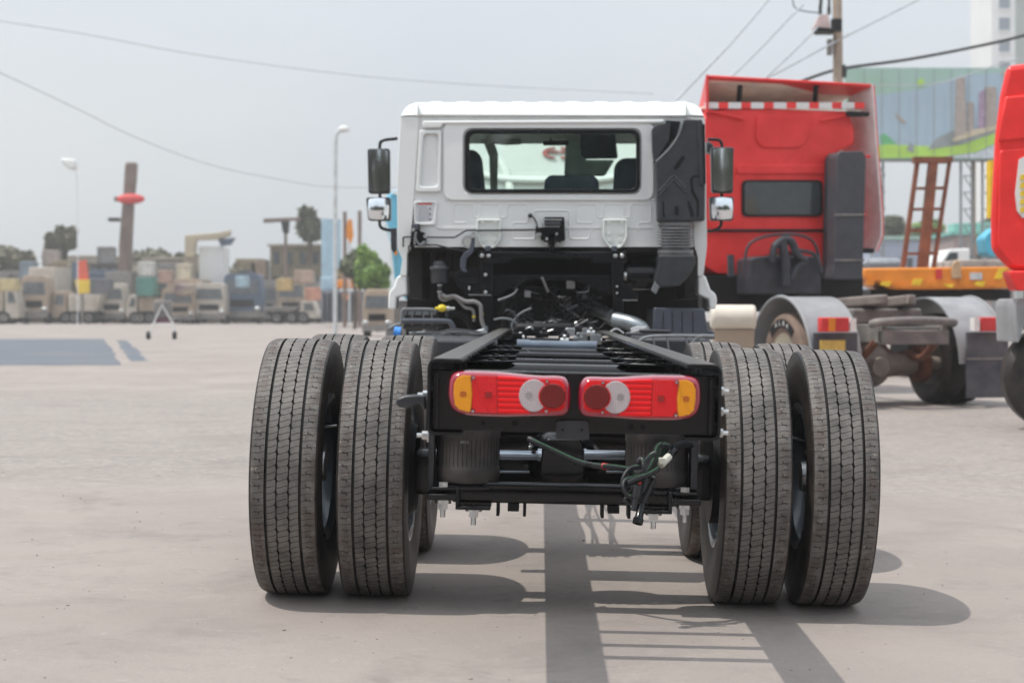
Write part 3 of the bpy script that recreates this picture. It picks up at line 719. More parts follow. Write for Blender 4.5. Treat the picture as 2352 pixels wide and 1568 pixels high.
# --- tail lamps: drawn once for the left side, mirrored for the right
def Zl(x, y): v = CP((x/3.459+1100)*.919, (y/3.459+900)*.919, 5.1); return v.x, v.z
def lamp(mir):
    s = -1 if mir else 1
    def pl(pts, y0, y1): # depth towards the camera
        b = B(); b.prism([(s*x, y0, z) for x, z in pts], (0, y1-y0, 0)); return b
    Z = lambda L: [Zl(*p) for p in L]
    outl = [(66, 300), (72, 200), (88, 140), (125, 108), (190, 95), (330, 97), (480, 103), (640, 118), (780, 132), (900, 138), (1000, 138), (1070, 148), (1105, 180), (1124, 230), (1128, 310), (1124, 400), (1108, 450), (1070, 480), (1000, 487), (880, 487), (740, 490), (600, 494), (450, 492), (300, 485), (180, 468), (110, 430), (80, 380)]
    o2 = cat([Vector((*p, 0)) for p in outl+outl[:1]], 3)[:-1]; o2 = Z([(p.x, p.y) for p in o2])
    c = Vector((sum(x for x, z in o2)/len(o2), sum(z for x, z in o2)/len(o2)))
    # rim: soft shell lofted towards the lens
    b = B(); lv = []
    for y, k, kk in ((5.19, 1, 1), (5.13, 1.0, 1.0), (5.112, .985, .965), (5.102, .955, .90), (5.099, .93, .84)):
        lv.append([b.m.verts.new((s*(c.x+(x-c.x)*k), y, c.y+(z-c.y)*kk)) for x, z in o2])
    n = len(o2)
    for a_, d_ in zip(lv, lv[1:]):
        for i in range(n): b.m.faces.new((a_[i], a_[(i+1) % n], d_[(i+1) % n], d_[i]))
    b.m.faces.new(lv[-1]); b.m.faces.new(lv[0][::-1])
    L = T('tail_lamp', b, L_rim, label='crimson rimmed tail lamp %s of the centre bracket' % ('right' if mir else 'left'))
    f = 5.096
    T('amber_lens', pl(Z([(118, 290), (122, 200), (150, 150), (200, 128), (272, 132), (262, 150), (272, 200), (278, 290), (270, 400), (262, 445), (225, 442), (165, 425), (128, 385)]), f+.008, f-.004), L_am, L, bevel=.002)
    T('red_lens', pl(Z([(275, 170), (300, 160), (310, 132), (492, 138), (492, 460), (310, 450), (296, 420), (272, 415), (279, 290)]), f+.008, f-.003), L_red, L, bevel=.0015)
    T('ribbed_lens', pl(Z([(497, 135), (620, 142), (760, 158), (850, 170), (790, 185), (715, 240), (690, 305), (715, 380), (760, 425), (780, 460), (620, 464), (497, 464)]), f+.008, f-.003), L_reds, L, bevel=.0015)
    ctr = []
    for k in range(40):
        t = 2*math.pi*k/40; ctr.append((808+125*math.cos(t), 304+140*math.sin(t)))
    T('reverse_lens', pl(Z(ctr), f+.006, f-.006), L_wh, L, bevel=.002)
    dc = [(973+113*math.cos(2*math.pi*k/40), 308+108*math.sin(2*math.pi*k/40)) for k in range(40)]
    T('fog_lens', pl(Z(dc), f+.006, f-.012), L_dk, L, bevel=.003)
    dk2 = [(973+122*math.cos(2*math.pi*k/40), 308+117*math.sin(2*math.pi*k/40)) for k in range(40)]
    T('fog_lens_ring', pl(Z(dk2), f+.006, f-.0085), L_red, L)
    T('inner_lens', pl(Z(rp2([(850, 160), (1040, 168), (1078, 200), (1086, 300), (1080, 410), (1050, 438), (850, 452)], 26, 4)), f+.008, f-.002), L_red, L, bevel=.0015)
    for (x, y, w_, h_) in ((418, 298, 30, 28), (200, 290, 28, 26), (768, 300, 30, 30)):
        b = pl(Z(rect2(x-w_, y-h_, x+w_, y+h_, 12 if x == 418 else 28)), f, f-.0066 if x > 700 else f-.0046)
        T('bulb', b, {418: L_bulbr, 200: L_bulba, 768: L_bulb}[x], L)
    for x, y in ((290, 150), (284, 437), (924, 182), (917, 438)):
        u, z = Zl(x, y)
        b = B(); b.cyl((s*u, f+.005, z), (s*u, f-.010, z), .0052, seg=16); T('screw_boss', b, L_rim, L)
        b = B(); b.cyl((s*u, f-.009, z), (s*u, f-.0125, z), .0033, seg=12); T('screw', b, steel, L)
    return L
lamp(False); lamp(True)

# ------------------------------------------------------------------ cab (level, ~14.2 m away)
DC = 14.2
def z1(x, y): return x*.375+827, y*.375+202
def ZP(x, y, D=DC): a, c = z1(x, y); return P(a, c, D)
def Q(pts, D0=DC, D1=None, th=.02):      # prism from picture outline at cab depth, real thickness
    D1 = D0-th if D1 is None else D1
    b = B(); Dm = D1 if D0-DC > .3 else DC; L = [ZP(x, y, Dm) for x, y in pts]; b.prism([(p.x, D0, p.z) for p in L], (0, D1-D0, 0)); return b
# roof: swept surface with raised ribs
b = B(); x0 = ZP(250, 0).x; x1 = ZP(2108, 0).x; zt = ZP(0, 75).z; zb = ZP(0, 178).z
NX = 140; secs = [(-.02, zb-.0), (-.045, zb+.012), (-.03, zb+.03), (.0, zb+.07), (.03, zb+.105), (.08, zt-.012), (.16, zt), (.6, zt+.015), (1.3, zt+.01), (1.75, zt-.03), (1.95, zt-.10), (2.0, zb+.03)]
rows = []
for yy, z in secs:
    row = []
    for i in range(NX+1):
        t = i/NX; x = x0+(x1-x0)*t; e = min(t, 1-t)*(x1-x0)
        drop = 0 if e > .14 else (1-math.sqrt(max(0, 1-((.14-e)/.14)**2)))*.16
        rib = 0
        if .05 < t < .95 and yy > .02: rib = .008*max(0, min(1, 3*math.sin(t*math.pi*22)))
        zz = zb+(z-zb)*(1-min(1, drop/.17))+rib if z > zb else z
        row.append(b.m.verts.new((x, DC+yy, zz)))
    rows.append(row)
for r0, r1 in zip(rows, rows[1:]):
    for i in range(NX): b.m.faces.new((r0[i], r0[i+1], r1[i+1], r1[i]))
cab = K('cab_roof', b, white)
b = Q([(365, 165), (1985, 170), (1985, 176), (365, 171)], DC-.02, DC-.05); K('roof_drip_rail', b, white, cab)
for xx in (352, 1990):
    b = Q([(xx, 105), (xx+10, 105), (xx+10, 180), (xx, 180)], DC+.0, DC-.055); K('roof_seam', b, white2, cab, bevel=.005)
# rear wall plate with the window opening
n_ = 6
outer = rect2(330, 180, 2050, 975, 12, n_); inner = rect2(648, 262, 1708, 640, 52, n_)
b = B(); o3 = [ZP(*p) for p in outer]; i3 = [ZP(*p) for p in inner]
b.ring([(p.x, DC-.02, p.z) for p in o3], [(p.x, DC-.02, p.z) for p in i3], (0, .06, 0))
wall = K('rear_wall', b, white, bevel=.004)
# pressed window surround, proud of the wall
b = B(); o3 = [ZP(*p) for p in rect2(512, 212, 1800, 690, 60, n_)]; i3 = [ZP(*p) for p in rect2(636, 252, 1720, 652, 56, n_)]
b.ring([(p.x, DC-.021, p.z) for p in o3], [(p.x, DC-.021, p.z) for p in i3], (0, -.022, 0)); K('window_surround', b, white, wall, bevel=.012, seg=3)
b = B(); o3 = [ZP(*p) for p in rect2(643, 258, 1713, 645, 55, n_)]; i3 = [ZP(*p) for p in rect2(672, 287, 1688, 622, 42, n_)]
b.ring([(p.x, DC-.03, p.z) for p in o3], [(p.x, DC-.03, p.z) for p in i3], (0, -.028, 0)); win = K('window_seal', b, frame_m, bevel=.008, seg=3)
b = Q(rect2(666, 281, 1694, 628, 44), DC-.035, DC-.04); K('rear_glass', b, glass, win)
# upper ledge, left relief panel, lower pressings
K('upper_ledge', Q([(390, 206), (1862, 198), (1855, 222), (510, 226), (498, 250), (384, 250), (384, 225)], DC-.02, DC-.058), white, wall, bevel=.012, seg=3)
b = B(); o3 = [ZP(*p) for p in rp2([(366, 262), (500, 262), (496, 640), (345, 640)], 16, n_)]; i3 = [ZP(*p) for p in rp2([(392, 285), (484, 285), (478, 606), (366, 606)], 26, n_)]
b.ring([(p.x, DC-.021, p.z) for p in o3], [(p.x, DC-.021, p.z) for p in i3], (0, -.03, 0)); K('left_pressing', b, white, wall, bevel=.013, seg=3)
b = B(); o3 = [ZP(*p) for p in rp2([(330, 695), (475, 695), (465, 842), (335, 842)], 12, n_)]; i3 = [ZP(*p) for p in rp2([(342, 706), (463, 706), (446, 826), (342, 826)], 18, n_)]
b.ring([(p.x, DC-.021, p.z) for p in o3], [(p.x, DC-.021, p.z) for p in i3], (0, -.018, 0)); K('label_recess', b, white, wall, bevel=.008, seg=2)
b = Q([(352, 706), (442, 706), (442, 826), (352, 826)], DC-.0205, DC-.023); st = K('warning_label', b, mk('label_paper', (.66, .67, .70), .5, var=.02), wall)
K('label_header', Q([(358, 707), (440, 707), (440, 716), (358, 716)], DC-.0231, DC-.0245), redtape, st)
b = B(); random.seed(3)
for k in range(11):
    y = 724+k*9; xa = 360; 
    while xa < 405+random.random()*20:
        w_ = random.uniform(6, 16); q = [ZP(xa, y), ZP(xa+w_, y+3.6)]; b.box(q[0].x, q[1].x, DC-.0245, DC-.0231, q[1].z, q[0].z); xa += w_+3
for k in range(3): q = [ZP(422, 735+k*32), ZP(436, 750+k*32)]; b.box(q[0].x, q[1].x, DC-.0245, DC-.0231, q[1].z, q[0].z)
K('label_print', b, mk('label_ink', (.30, .30, .33), .6), st, kind='stuff')
# raised outlines on the lower wall
def ridge(pts, r=.007, nm='pressed_ridge', mat=white):
    b = B(); L = [ZP(x, y) for x, y in pts]; b.tube([(p.x, DC-.020, p.z) for p in L], r, 8, smooth=0); K(nm, b, mat, wall)
def rr(pts, rad): # open polyline with rounded corners
    o = [pts[0]]
    for i in range(1, len(pts)-1):
        p = Vector(pts[i]); a = Vector(pts[i-1]); c = Vector(pts[i+1]); u = a-p; v = c-p; q = min(rad, u.length*.45, v.length*.45)
        p0 = p+u.normalized()*q; p1 = p+v.normalized()*q
        for k in range(6): t = k/5; w_ = p0*(1-t)**2+p*2*t*(1-t)+p1*t*t; o.append((w_.x, w_.y))
    return o+[pts[-1]]
ridge([(520, 686), (1802, 689)], .010)
ridge(rr([(650, 826), (572, 826), (572, 712), (697, 712), (697, 795), (735, 795), (735, 712), (858, 712), (858, 795), (898, 795), (898, 712), (1027, 712), (1027, 826), (932, 826), (932, 925), (1070, 925), (1070, 850)], 18))
ridge(rr([(1418, 826), (1327, 826), (1327, 712), (1452, 712), (1452, 795), (1490, 795), (1490, 712), (1614, 712), (1614, 795), (1654, 795), (1654, 712), (1780, 712), (1780, 826), (1702, 826), (1702, 880)], 18))
ridge(rr([(1065, 850), (1065, 752), (1282, 752), (1282, 925), (1402, 925), (1410, 850)], 20))
K('lower_swage', Q(rp2([(470, 850), (1790, 850), (1790, 862), (480, 866)], 3), DC-.02, DC-.028), white, wall, bevel=.004)
# pillars and lower side skins
for nm, pts in (('left', [(250, 178), (364, 180), (345, 450), (330, 700), (318, 880), (308, 965), (312, 985), (290, 1010), (287, 1150), (247, 1150), (262, 1050), (232, 985), (228, 600)]),
                ('right', [(1986, 184), (2110, 184), (2118, 600), (2122, 960), (2118, 1010), (2100, 1150), (2066, 1150), (2068, 1040), (2045, 965), (2040, 700), (2040, 200)])):
    K('cab_corner', Q(rp2(pts, 6, 3), DC+.10, DC-.035), white, bevel=.022, seg=4)
    up = [p for p in pts if p[1] < 1000]
    xa = min(p[0] for p in up)+12 if nm == 'left' else max(p[0] for p in up)-12
    a = ZP(xa, 185); c = ZP(xa, 985)
    # cab side wall with a door window opening
    xo = a.x; s_ = 1 if nm == 'left' else -1
    b = B(); oo = rect2(DC+.1, c.z, DC+1.95, a.z, .05, 4); ii = rect2(DC+.55, c.z+.62, DC+1.7, a.z-.12, .08, 4)
    b.ring([(xo, y, z) for y, z in oo], [(xo, y, z) for y, z in ii], (s_*.05, 0, 0)); sd = K('cab_side', b, white, bevel=.006)
    b = B(); b.prism([(xo+s_*.02, y, z) for y, z in ii], (s_*.006, 0, 0)); K('door_glass', b, glass, sd)
K('step_fender', Q([(240, 1148), (284, 1144), (290, 1265), (225, 1282), (220, 1355), (172, 1355), (178, 1250), (208, 1215), (222, 1165)], DC+.25, DC-.02), white, bevel=.015, seg=3)
K('step_fender', Q([(2068, 1148), (2115, 1150), (2145, 1235), (2178, 1262), (2186, 1300), (2178, 1354), (2140, 1352), (2135, 1292), (2070, 1265)], DC+.25, DC-.02), white, bevel=.015, seg=3)
# front wall, windscreen, floor, inner trim
a = ZP(250, 185); c = ZP(2110, 985)
b = B(); oo = rect2(a.x+.03, c.z, c.x-.03, a.z, .05, 4); ii = rect2(a.x+.14, c.z+.55, c.x-.14, a.z-.025, .08, 4)
b.ring([(x, DC+1.9, z) for x, z in oo], [(x, DC+1.9, z) for x, z in ii], (0, .05, 0)); fw = K('front_wall', b, inter)
b = B(); b.prism([(x, DC+1.93, z) for x, z in ii], (0, .006, 0)); K('windscreen', b, glass, fw)
b = B(); b.box(a.x+.04, c.x-.04, DC+.03, DC+1.9, c.z+.0, c.z+.05); K('cab_floor', b, dark)
b = B(); b.box(a.x+.05, c.x-.05, DC+.03, DC+1.85, a.z-.02, a.z-.005); K('headliner', b, inter)
b = B(); b.box(a.x+.06, c.x-.06, DC+1.45, DC+1.88, c.z+.05, c.z+.52); K('dashboard', b, plas, bevel=.03)
# seats, sun visor, mirror inside
b = Q(rp2([(1122, 720), (1130, 560), (1165, 533), (1430, 535), (1462, 565), (1470, 720)], 18), DC+.35, DC+.22); K('centre_seat_back', b, clothm, bevel=.03, seg=3)
b = Q(rp2([(1545, 760), (1560, 470), (1600, 430), (1750, 425), (1790, 470), (1800, 760)], 30), DC+.6, DC+.45); K('seat_back', b, clothm, bevel=.04, seg=3)
b = Q(rp2([(560, 760), (580, 440), (630, 380), (700, 375), (745, 420), (780, 760)], 30), DC+.6, DC+.45); K('seat_back', b, clothm, bevel=.04, seg=3)
b = Q(rp2([(1350, 250), (1560, 250), (1580, 430), (1380, 432), (1352, 410)], 14), DC+1.0, DC+.92); K('hanging_curtain', b, clothm, bevel=.02)
b = Q(rp2([(1122, 322), (1278, 320), (1278, 352), (1122, 352)], 8), DC+1.5, DC+1.46); rm = K('rear_view_mirror', b, plas, bevel=.008)
b = B(); b.cyl(ZP(1168, 275, DC+1.48), ZP(1168, 325, DC+1.48), .012, seg=10); K('mirror_stem', b, plas, rm)
b = Q(rp2([(740, 290), (985, 292), (990, 345), (900, 350), (740, 335)], 10), DC+1.6, DC+1.57); K('sun_visor', b, mk('visor_cloth', (.42, .46, .40), .8), bevel=.01)
b = Q([(720, 240), (790, 240), (845, 400), (838, 700), (800, 700), (790, 420)], DC+1.85, DC+1.75); K('windscreen_pillar', b, inter, bevel=.02)
b = Q([(1262, 240), (1380, 240), (1380, 440), (1560, 440), (1500, 540), (1250, 540)], DC+1.80, DC+1.75); K('side_trim', b, mk('teal_grey_trim', (.52, .70, .67), .7), bevel=.02)

# intake duct on the right of the rear wall
d1 = Q(rp2([(1782, 262), (1800, 245), (1895, 222), (1885, 330), (1795, 470), (1785, 400)], 8), DC-.05, DC-.13); K('duct_side_cover', d1, plas, bevel=.02, seg=3)
d2 = Q(rp2([(1870, 206), (1960, 212), (1930, 300), (1800, 468), (1790, 455), (1850, 380), (1890, 300), (1895, 225), (1868, 222)], 4), DC-.045, DC-.075); K('duct_gap_panel', d2, dark)
d3p = rp2([(1972, 210), (2055, 212), (2085, 250), (2098, 610), (2096, 822), (1812, 826), (1806, 600), (1798, 470), (1868, 395), (1930, 312), (1955, 245)], 12)
dm = K('intake_duct', Q(d3p, DC-.05, DC-.22), plas, bevel=.025, seg=4)
K('duct_rim', Q(rp2([(2052, 214), (2076, 214), (2092, 260), (2096, 606), (2068, 606), (2060, 400)], 6), DC-.20, DC-.245), plas, dm, bevel=.01)
b = B()
for k in range(34):
    p = ZP(2090+k*.18, 250+k*10.5); b.box(p.x-.012, p.x+.004, DC-.262, DC-.24, p.z-.009, p.z+.009)
K('grille_teeth', b, dark, dm, kind='stuff')
for pts in ([(1905, 505), (1955, 432), (1972, 430), (1976, 446), (1930, 516), (1912, 518)], [(1912, 735), (1938, 735), (1940, 788), (1914, 790)],
            [(1838, 705), (1850, 705), (1852, 775), (1860, 800), (1842, 802)], [(1990, 705), (2005, 705), (2030, 770), (2030, 800), (2012, 802), (1996, 745)],
            [(2005, 570), (2030, 546), (2062, 548), (2062, 560), (2030, 562), (2022, 580), (2030, 640), (2062, 700), (2060, 800), (2046, 800), (2046, 710), (2012, 650)]):
    K('moulded_recess', Q(rp2(pts, 8, 4), DC-.215, DC-.2225), dark, dm)
for pa, pb in (((1820, 645), (1908, 548)), ((1822, 668), (1908, 572)), ((1908, 548), (1978, 630)), ((1908, 572), (1978, 650))):
    b = B(); q0 = ZP(*pa); q1 = ZP(*pb); b.tube([(q0.x, DC-.22, q0.z), (q1.x, DC-.22, q1.z)], .010, 8); K('moulded_rib', b, plas, dm)
b = B(); e = [ZP(x, y) for x, y in ((1968, 214), (1935, 310), (1880, 390), (1800, 466))]; b.tube([(p.x, DC-.235, p.z) for p in e], .007, 8, smooth=5); K('duct_edge_bead', b, grey, dm)
# bellows and elbow
bx = ZP(1924, 0).x; rad = (ZP(2035, 0).x-ZP(1815, 0).x)/2; zt_, zb_ = ZP(0, 828).z, ZP(0, 1030).z
prof = [(.05, zb_), (rad*.98, zb_), (rad*1.0, zb_+.02), (rad*1.0, zb_+.05)]
nb = 7; zz0 = zb_+.055; zz1 = zt_-.045
for k in range(nb):
    s0 = zz0+(zz1-zz0)*k/nb; hh = (zz1-zz0)/nb
    prof += [(rad*.80, s0), (rad*.80, s0+hh*.3), (rad*1.0, s0+hh*.5), (rad*1.0, s0+hh*.75)]
prof += [(rad*.93, zz1), (rad*.95, zt_), (.05, zt_)]
rib_z = [zz0+(zz1-zz0)*(k+.62)/nb for k in range(nb)]
b = B(); b.lathe(prof, (0, 0, 0), 'Z', 40); bmesh.ops.transform(b.m, matrix=Matrix.Translation((bx, DC-.13, 0)) @ Matrix.Diagonal((1, .62, 1, 1)), verts=b.m.verts[:])
bel = K('rubber_bellows', b, mk('glossy_black_rubber', (.085, .085, .09), .22, coat=.6))
ribm = mk('highlight_bellows_rib', (.20, .20, .21), .25, coat=.5)  # paler grey on the rib crests stands in for highlights
for z_ in rib_z+[zb_+.03, zt_-.02]:
    b = B(); b.lathe([(rad*1.0, z_-.004), (rad*1.015, z_), (rad*1.0, z_+.004), (rad*.97, z_)], (0, 0, 0), 'Z', 36, closed=True)
    bmesh.ops.transform(b.m, matrix=Matrix.Translation((bx, DC-.13, 0)) @ Matrix.Diagonal((1, .62, 1, 1)), verts=b.m.verts[:]); K('bellows_rib', b, ribm, bel)
el = rp2([(1815, 1030), (2038, 1030), (2038, 1085), (2010, 1140), (1945, 1215), (1830, 1222), (1795, 1190), (1798, 1150), (1815, 1090)], 14)
eb = K('intake_elbow', Q(el, DC+.02, DC-.25), plas, bevel=.05, seg=5)
K('elbow_bracket', Q([(1800, 1175), (1832, 1200), (1800, 1265), (1770, 1240)], DC-.2, DC-.24), grey, eb, bevel=.005)
# air filter canister
b = B(); b.cyl(ZP(1625, 1145, DC+.2), ZP(1830, 1145, DC+.2), .125, seg=32); K('air_filter', b, frame_m, bevel=.01)
b = B(); b.cyl(ZP(1618, 1150, DC+.0), ZP(1632, 1150, DC+.0), .035, seg=10); K('filter_clip', b, steel)

# hinge brackets (white, U shaped) with black feet
for xo in (0, 770):
    pl = rp2([(722+xo, 812), (858+xo, 812), (860+xo, 920), (825+xo, 975), (758+xo, 975), (720+xo, 920)], [6, 6, 30, 14, 14, 30], 4)
    hb = K('cab_bracket', Q(pl, DC-.02, DC-.05), white2, bevel=.008)
    b = B(); e = [ZP(x, y) for x, y in rp2([(722+xo, 812), (858+xo, 812), (860+xo, 925), (822+xo, 976), (758+xo, 976), (720+xo, 925)], [6, 6, 30, 10, 10, 30], 4)]
    b.tube([(p.x, DC-.055, p.z) for p in e+[e[0]]], .0095, 8); K('bracket_lip', b, white2, hb)
    b = B()
    for x, y in ((752, 822), (830, 822), (752, 890), (830, 890), (756, 935), (826, 935)): p = ZP(x+xo, y); b.cyl((p.x, DC-.05, p.z), (p.x, DC-.062, p.z), .016, seg=12)
    split('rivet', b, white2, hb)
    K('bracket_clevis', Q([(768+xo, 970), (802+xo, 970), (802+xo, 1002), (768+xo, 1002)], DC-.02, DC-.09), bluegrey, hb, bevel=.005)
    K('bracket_foot', Q([(722+xo, 978), (735+xo, 950), (850+xo, 950), (858+xo, 978), (858+xo, 1000), (722+xo, 1000)], DC+.02, DC-.012), frame_m, hb)
# centre latch
lt = K('cab_latch', Q(rp2([(1128, 795), (1250, 795), (1256, 935), (1225, 945), (1215, 966), (1200, 962), (1196, 905), (1160, 905), (1148, 962), (1134, 962), (1128, 940), (1108, 935), (1108, 900), (1080, 890), (1085, 860), (1130, 858)], 5), DC-.02, DC-.12), frame_m, bevel=.008)
for pts in ([(1118, 808), (1235, 808), (1235, 816), (1118, 816)], [(1112, 850), (1222, 850), (1222, 857), (1112, 857)]):
    K('latch_lip', Q(pts, DC-.115, DC-.14), steel, lt)
K('latch_post', Q([(1158, 900), (1190, 900), (1190, 1000), (1158, 1000)], DC-.03, DC-.08), frame_m, lt, bevel=.01)
K('latch_block', Q(rp2([(1130, 830), (1225, 825), (1230, 850), (1135, 852)], 6), DC-.12, DC-.16), plas, lt, bevel=.01)
b = B()
for x, y in ((1088, 900), (1102, 898), (1143, 928), (1203, 898), (1138, 958), (1210, 958), (1118, 842)): p = ZP(x, y); b.cyl((p.x, DC-.12, p.z), (p.x, DC-.14, p.z), .012, seg=10)
split('bolt', b, steel, lt)
b = B(); b.tube([ZP(1045, 785, DC-.06), ZP(1062, 795, DC-.07), ZP(1080, 825, DC-.07), ZP(1088, 860, DC-.08)], .006, 8, smooth=4); b.ball(ZP(1043, 782, DC-.05), .019); b.box(*[v for q in zip(ZP(1075, 895, DC-.1), ZP(1092, 850, DC-.05)) for v in q]); K('latch_sensor', b, frame_m)
# left lock and pipes along the wall
lk = K('left_lock', Q(rp2([(322, 835), (368, 835), (372, 880), (400, 890), (412, 925), (405, 970), (345, 968), (335, 900), (318, 880)], 5), DC-.02, DC-.10), frame_m, bevel=.008)
K('lock_face', Q([(330, 838), (362, 838), (362, 875), (326, 875)], DC-.09, DC-.12), bluegrey, lk, bevel=.004)
b = B()
for x, y in ((405, 912), (395, 955), (332, 872)): p = ZP(x, y); b.cyl((p.x, DC-.11, p.z), (p.x, DC-.13, p.z), .015, seg=10)
split('bolt', b, steel, lk)
b = B(); b.tube([ZP(x, y, DC-.13) for x, y in ((345, 880), (340, 920), (365, 960), (400, 940))], .009, 8, smooth=4); K('lock_hose', b, grey, lk)
for pts in ([(264, 975), (264, 914), (330, 912), (410, 915), (580, 916), (650, 873), (800, 872), (1000, 872), (1170, 866)], [(298, 998), (298, 966), (350, 962), (470, 962), (560, 985), (660, 1004), (690, 1004)]):
    b = B(); L = rr(pts, 8); b.tube([ZP(x, y, DC-.07) for x, y in L], .0065, 8); K('hydraulic_pipe', b, frame_m)

# mirrors
def mirror(sg):
    mx = (lambda x: x) if sg < 0 else (lambda x: 2350-x-12)
    up = rp2([(44, 372), (180, 370), (182, 646), (50, 646)], 16); lo = rp2([(35, 670), (186, 670), (186, 814), (48, 812)], 16)
    if sg > 0:
        up = rp2([(2150, 362), (2290, 362), (2286, 644), (2156, 642)], 16); lo = rp2([(2142, 666), (2290, 666), (2286, 812), (2148, 812)], 16)
    DM = DC+1.35
    def q(pts, D0, D1):
        b = B(); L = [ZP(x, y, DM) for x, y in pts]; b.prism([(p.x, D0, p.z) for p in L], (0, D1-D0, 0)); return b
    def shrink(pts, k, k2):
        cx = sum(p[0] for p in pts)/len(pts); cy = sum(p[1] for p in pts)/len(pts); return [(cx+(x-cx)*k, cy+(y-cy)*k2) for x, y in pts]
    m = K('main_mirror', q(up, DM+.12, DM), plas, bevel=.015, seg=3)
    tilt = R(4.0)*sg
    for base, par, kx, kz in ((up, m, .90, .95), (lo, None, .90, .92)):
        if par is None: par = K('wide_angle_mirror', q(lo, DM+.12, DM), plas, bevel=.015, seg=3)
        L = [ZP(x, y, DM) for x, y in shrink(base, kx, kz)]
        cx = sum(p.x for p in L)/len(L); cz = sum(p.z for p in L)/len(L); hw = max(p.x for p in L)-cx; hz = max(p.z for p in L)-cz
        b = B(); vs = []; N = 14                        # gently domed glass
        dome = .005 if base is up else .03
        for j in range(N+1):
            r_ = []
            for i in range(N+1):
                s_, t_ = 2*i/N-1, 2*j/N-1; k_ = 1
                ss = s_*math.sqrt(1-t_*t_/2*.35); tt = t_*math.sqrt(1-s_*s_/2*.35)
                r_.append(b.m.verts.new((cx+ss*hw, DM-.004-dome*(1-(s_*s_+t_*t_)/2)-.012*(1 if True else 0)*(s_*sg*-.3)-.006, cz+tt*hz)))
            vs.append(r_)
        for j in range(N):
            for i in range(N): b.m.faces.new((vs[j][i], vs[j][i+1], vs[j+1][i+1], vs[j+1][i]))
        K('mirror_glass', b, mirr, par)
    if sg < 0:
        arm = [(230, 310), (200, 314), (150, 320), (125, 335), (120, 372)]; low = [(120, 812), (125, 850), (160, 868), (225, 875)]; jn = 122
    else:
        arm = [(2128, 316), (2190, 318), (2210, 332), (2218, 362)]; low = [(2212, 812), (2208, 845), (2180, 868), (2125, 878)]; jn = 2214
    for L in (arm, low):
        b = B(); b.tube([ZP(x, y, DM+.06) for x, y in L], .015, 10, smooth=5); K('mirror_arm', b, frame_m)
    b = B(); b.cyl(ZP(jn, 640, DM+.06), ZP(jn, 672, DM+.06), .015, seg=10); K('mirror_link', b, frame_m)
mirror(-1); mirror(1)
b = B(); L = [(2124, 322), (2160, 340), (2178, 385), (2165, 405), (2124, 390)]; b.prism([(ZP(x, y, DC+1.6).x, DC+1.6, ZP(x, y, DC+1.6).z) for x, y in L], (0, .2, 0)); K('door_sight_mirror', b, plas, bevel=.02)
b = B(); L = rp2([(188, 860), (222, 858), (222, 980), (205, 1010), (188, 985)], 6); b.prism([(ZP(x, y, DC+1.0).x, DC+1.0, ZP(x, y, DC+1.0).z) for x, y in L], (0, .12, 0)); K('grab_handle', b, plas, bevel=.02)

# cab support: cross bar, posts, side plates
sb = K('cab_support_bar', Q([(722, 1000), (815, 1002), (1000, 1005), (1180, 1000), (1350, 1005), (1540, 1003), (1632, 1003), (1632, 1070), (1430, 1072), (1400, 1050), (940, 1048), (905, 1072), (812, 1075), (722, 1060)], DC+.02, DC-.06), frame_m, bevel=.008)
b = B()
for x in (748, 789, 1562, 1603): p = ZP(x, 1029); b.ball((p.x, DC-.06, p.z), .020, (1, .6, 1))
split('bolt', b, steel, sb)
for x0_, x1_ in ((738, 815), (1538, 1612)):
    K('support_post', Q([(x0_, 1060), (x1_, 1060), (x1_, 1500), (x0_+18, 1500)], DC+.0, DC-.05), frame_m, bevel=.006)
K('second_bar', Q([(812, 1143), (1540, 1145), (1540, 1270), (1470, 1245), (1380, 1200), (1290, 1180), (1050, 1180), (950, 1210), (870, 1262), (812, 1275)], DC+.04, DC-.0), frame_m, bevel=.006)
lp = K('left_bracket_plate', Q(rp2([(545, 1125), (600, 1130), (640, 1100), (740, 1105), (810, 1110), (810, 1265), (665, 1268), (600, 1220)], 5), DC-.0, DC-.03), frame_m, bevel=.005)
K('plate_slot', Q(rp2([(600, 1160), (730, 1160), (730, 1198), (625, 1200)], 8), DC-.028, DC-.033), dark, lp)
b = B()
for x, y in ((770, 1145), (770, 1252), (670, 1220), (670, 1232), (1572, 1216), (1572, 1256)): p = ZP(x, y); b.ball((p.x, DC-.055, p.z), .016 if x == 770 else .009, (1, .6, 1))
split('bolt', b, steel, lp)
K('plate_lip', Q([(665, 1264), (805, 1266), (805, 1270), (665, 1269)], DC-.0, DC-.06), steel, lp)
K('right_bracket_plate', Q([(1560, 1200), (1650, 1205), (1680, 1250), (1700, 1250), (1700, 1302), (1575, 1302)], DC-.0, DC-.04), frame_m, bevel=.006)
K('plate_edge', Q([(1572, 1296), (1698, 1298), (1698, 1303), (1572, 1302)], DC-.04, DC-.05), steel)
K('stay_arm', Q(rp2([(686, 888), (708, 888), (706, 960), (695, 1010), (655, 1050), (650, 1110), (662, 1125), (655, 1132), (628, 1125), (615, 1100), (618, 1045), (640, 1015), (672, 990), (682, 945)], 6, 4), DC-.08, DC-.11), bluegrey, bevel=.006)
b = B(); p = ZP(664, 945); b.lathe([(.035, 0), (.052, 0), (.052, .03), (.035, .03)], (p.x, DC-.08, p.z), 'Y', 20, closed=True); b.cyl((ZP(693, 908).x, DC-.14, ZP(693, 908).z), (ZP(693, 908).x, DC-.1, ZP(693, 908).z), .022, seg=12); K('stay_pivot', b, steel)
b = B()
for k in range(9): x = 300+k*50; p = ZP(x, 985); q = ZP(x+38, 1150); b.box(p.x, q.x, DC+.55, DC+.60+.015*(k % 2), q.z, p.z)
split('splash_shield_panel', b, shield, truck)
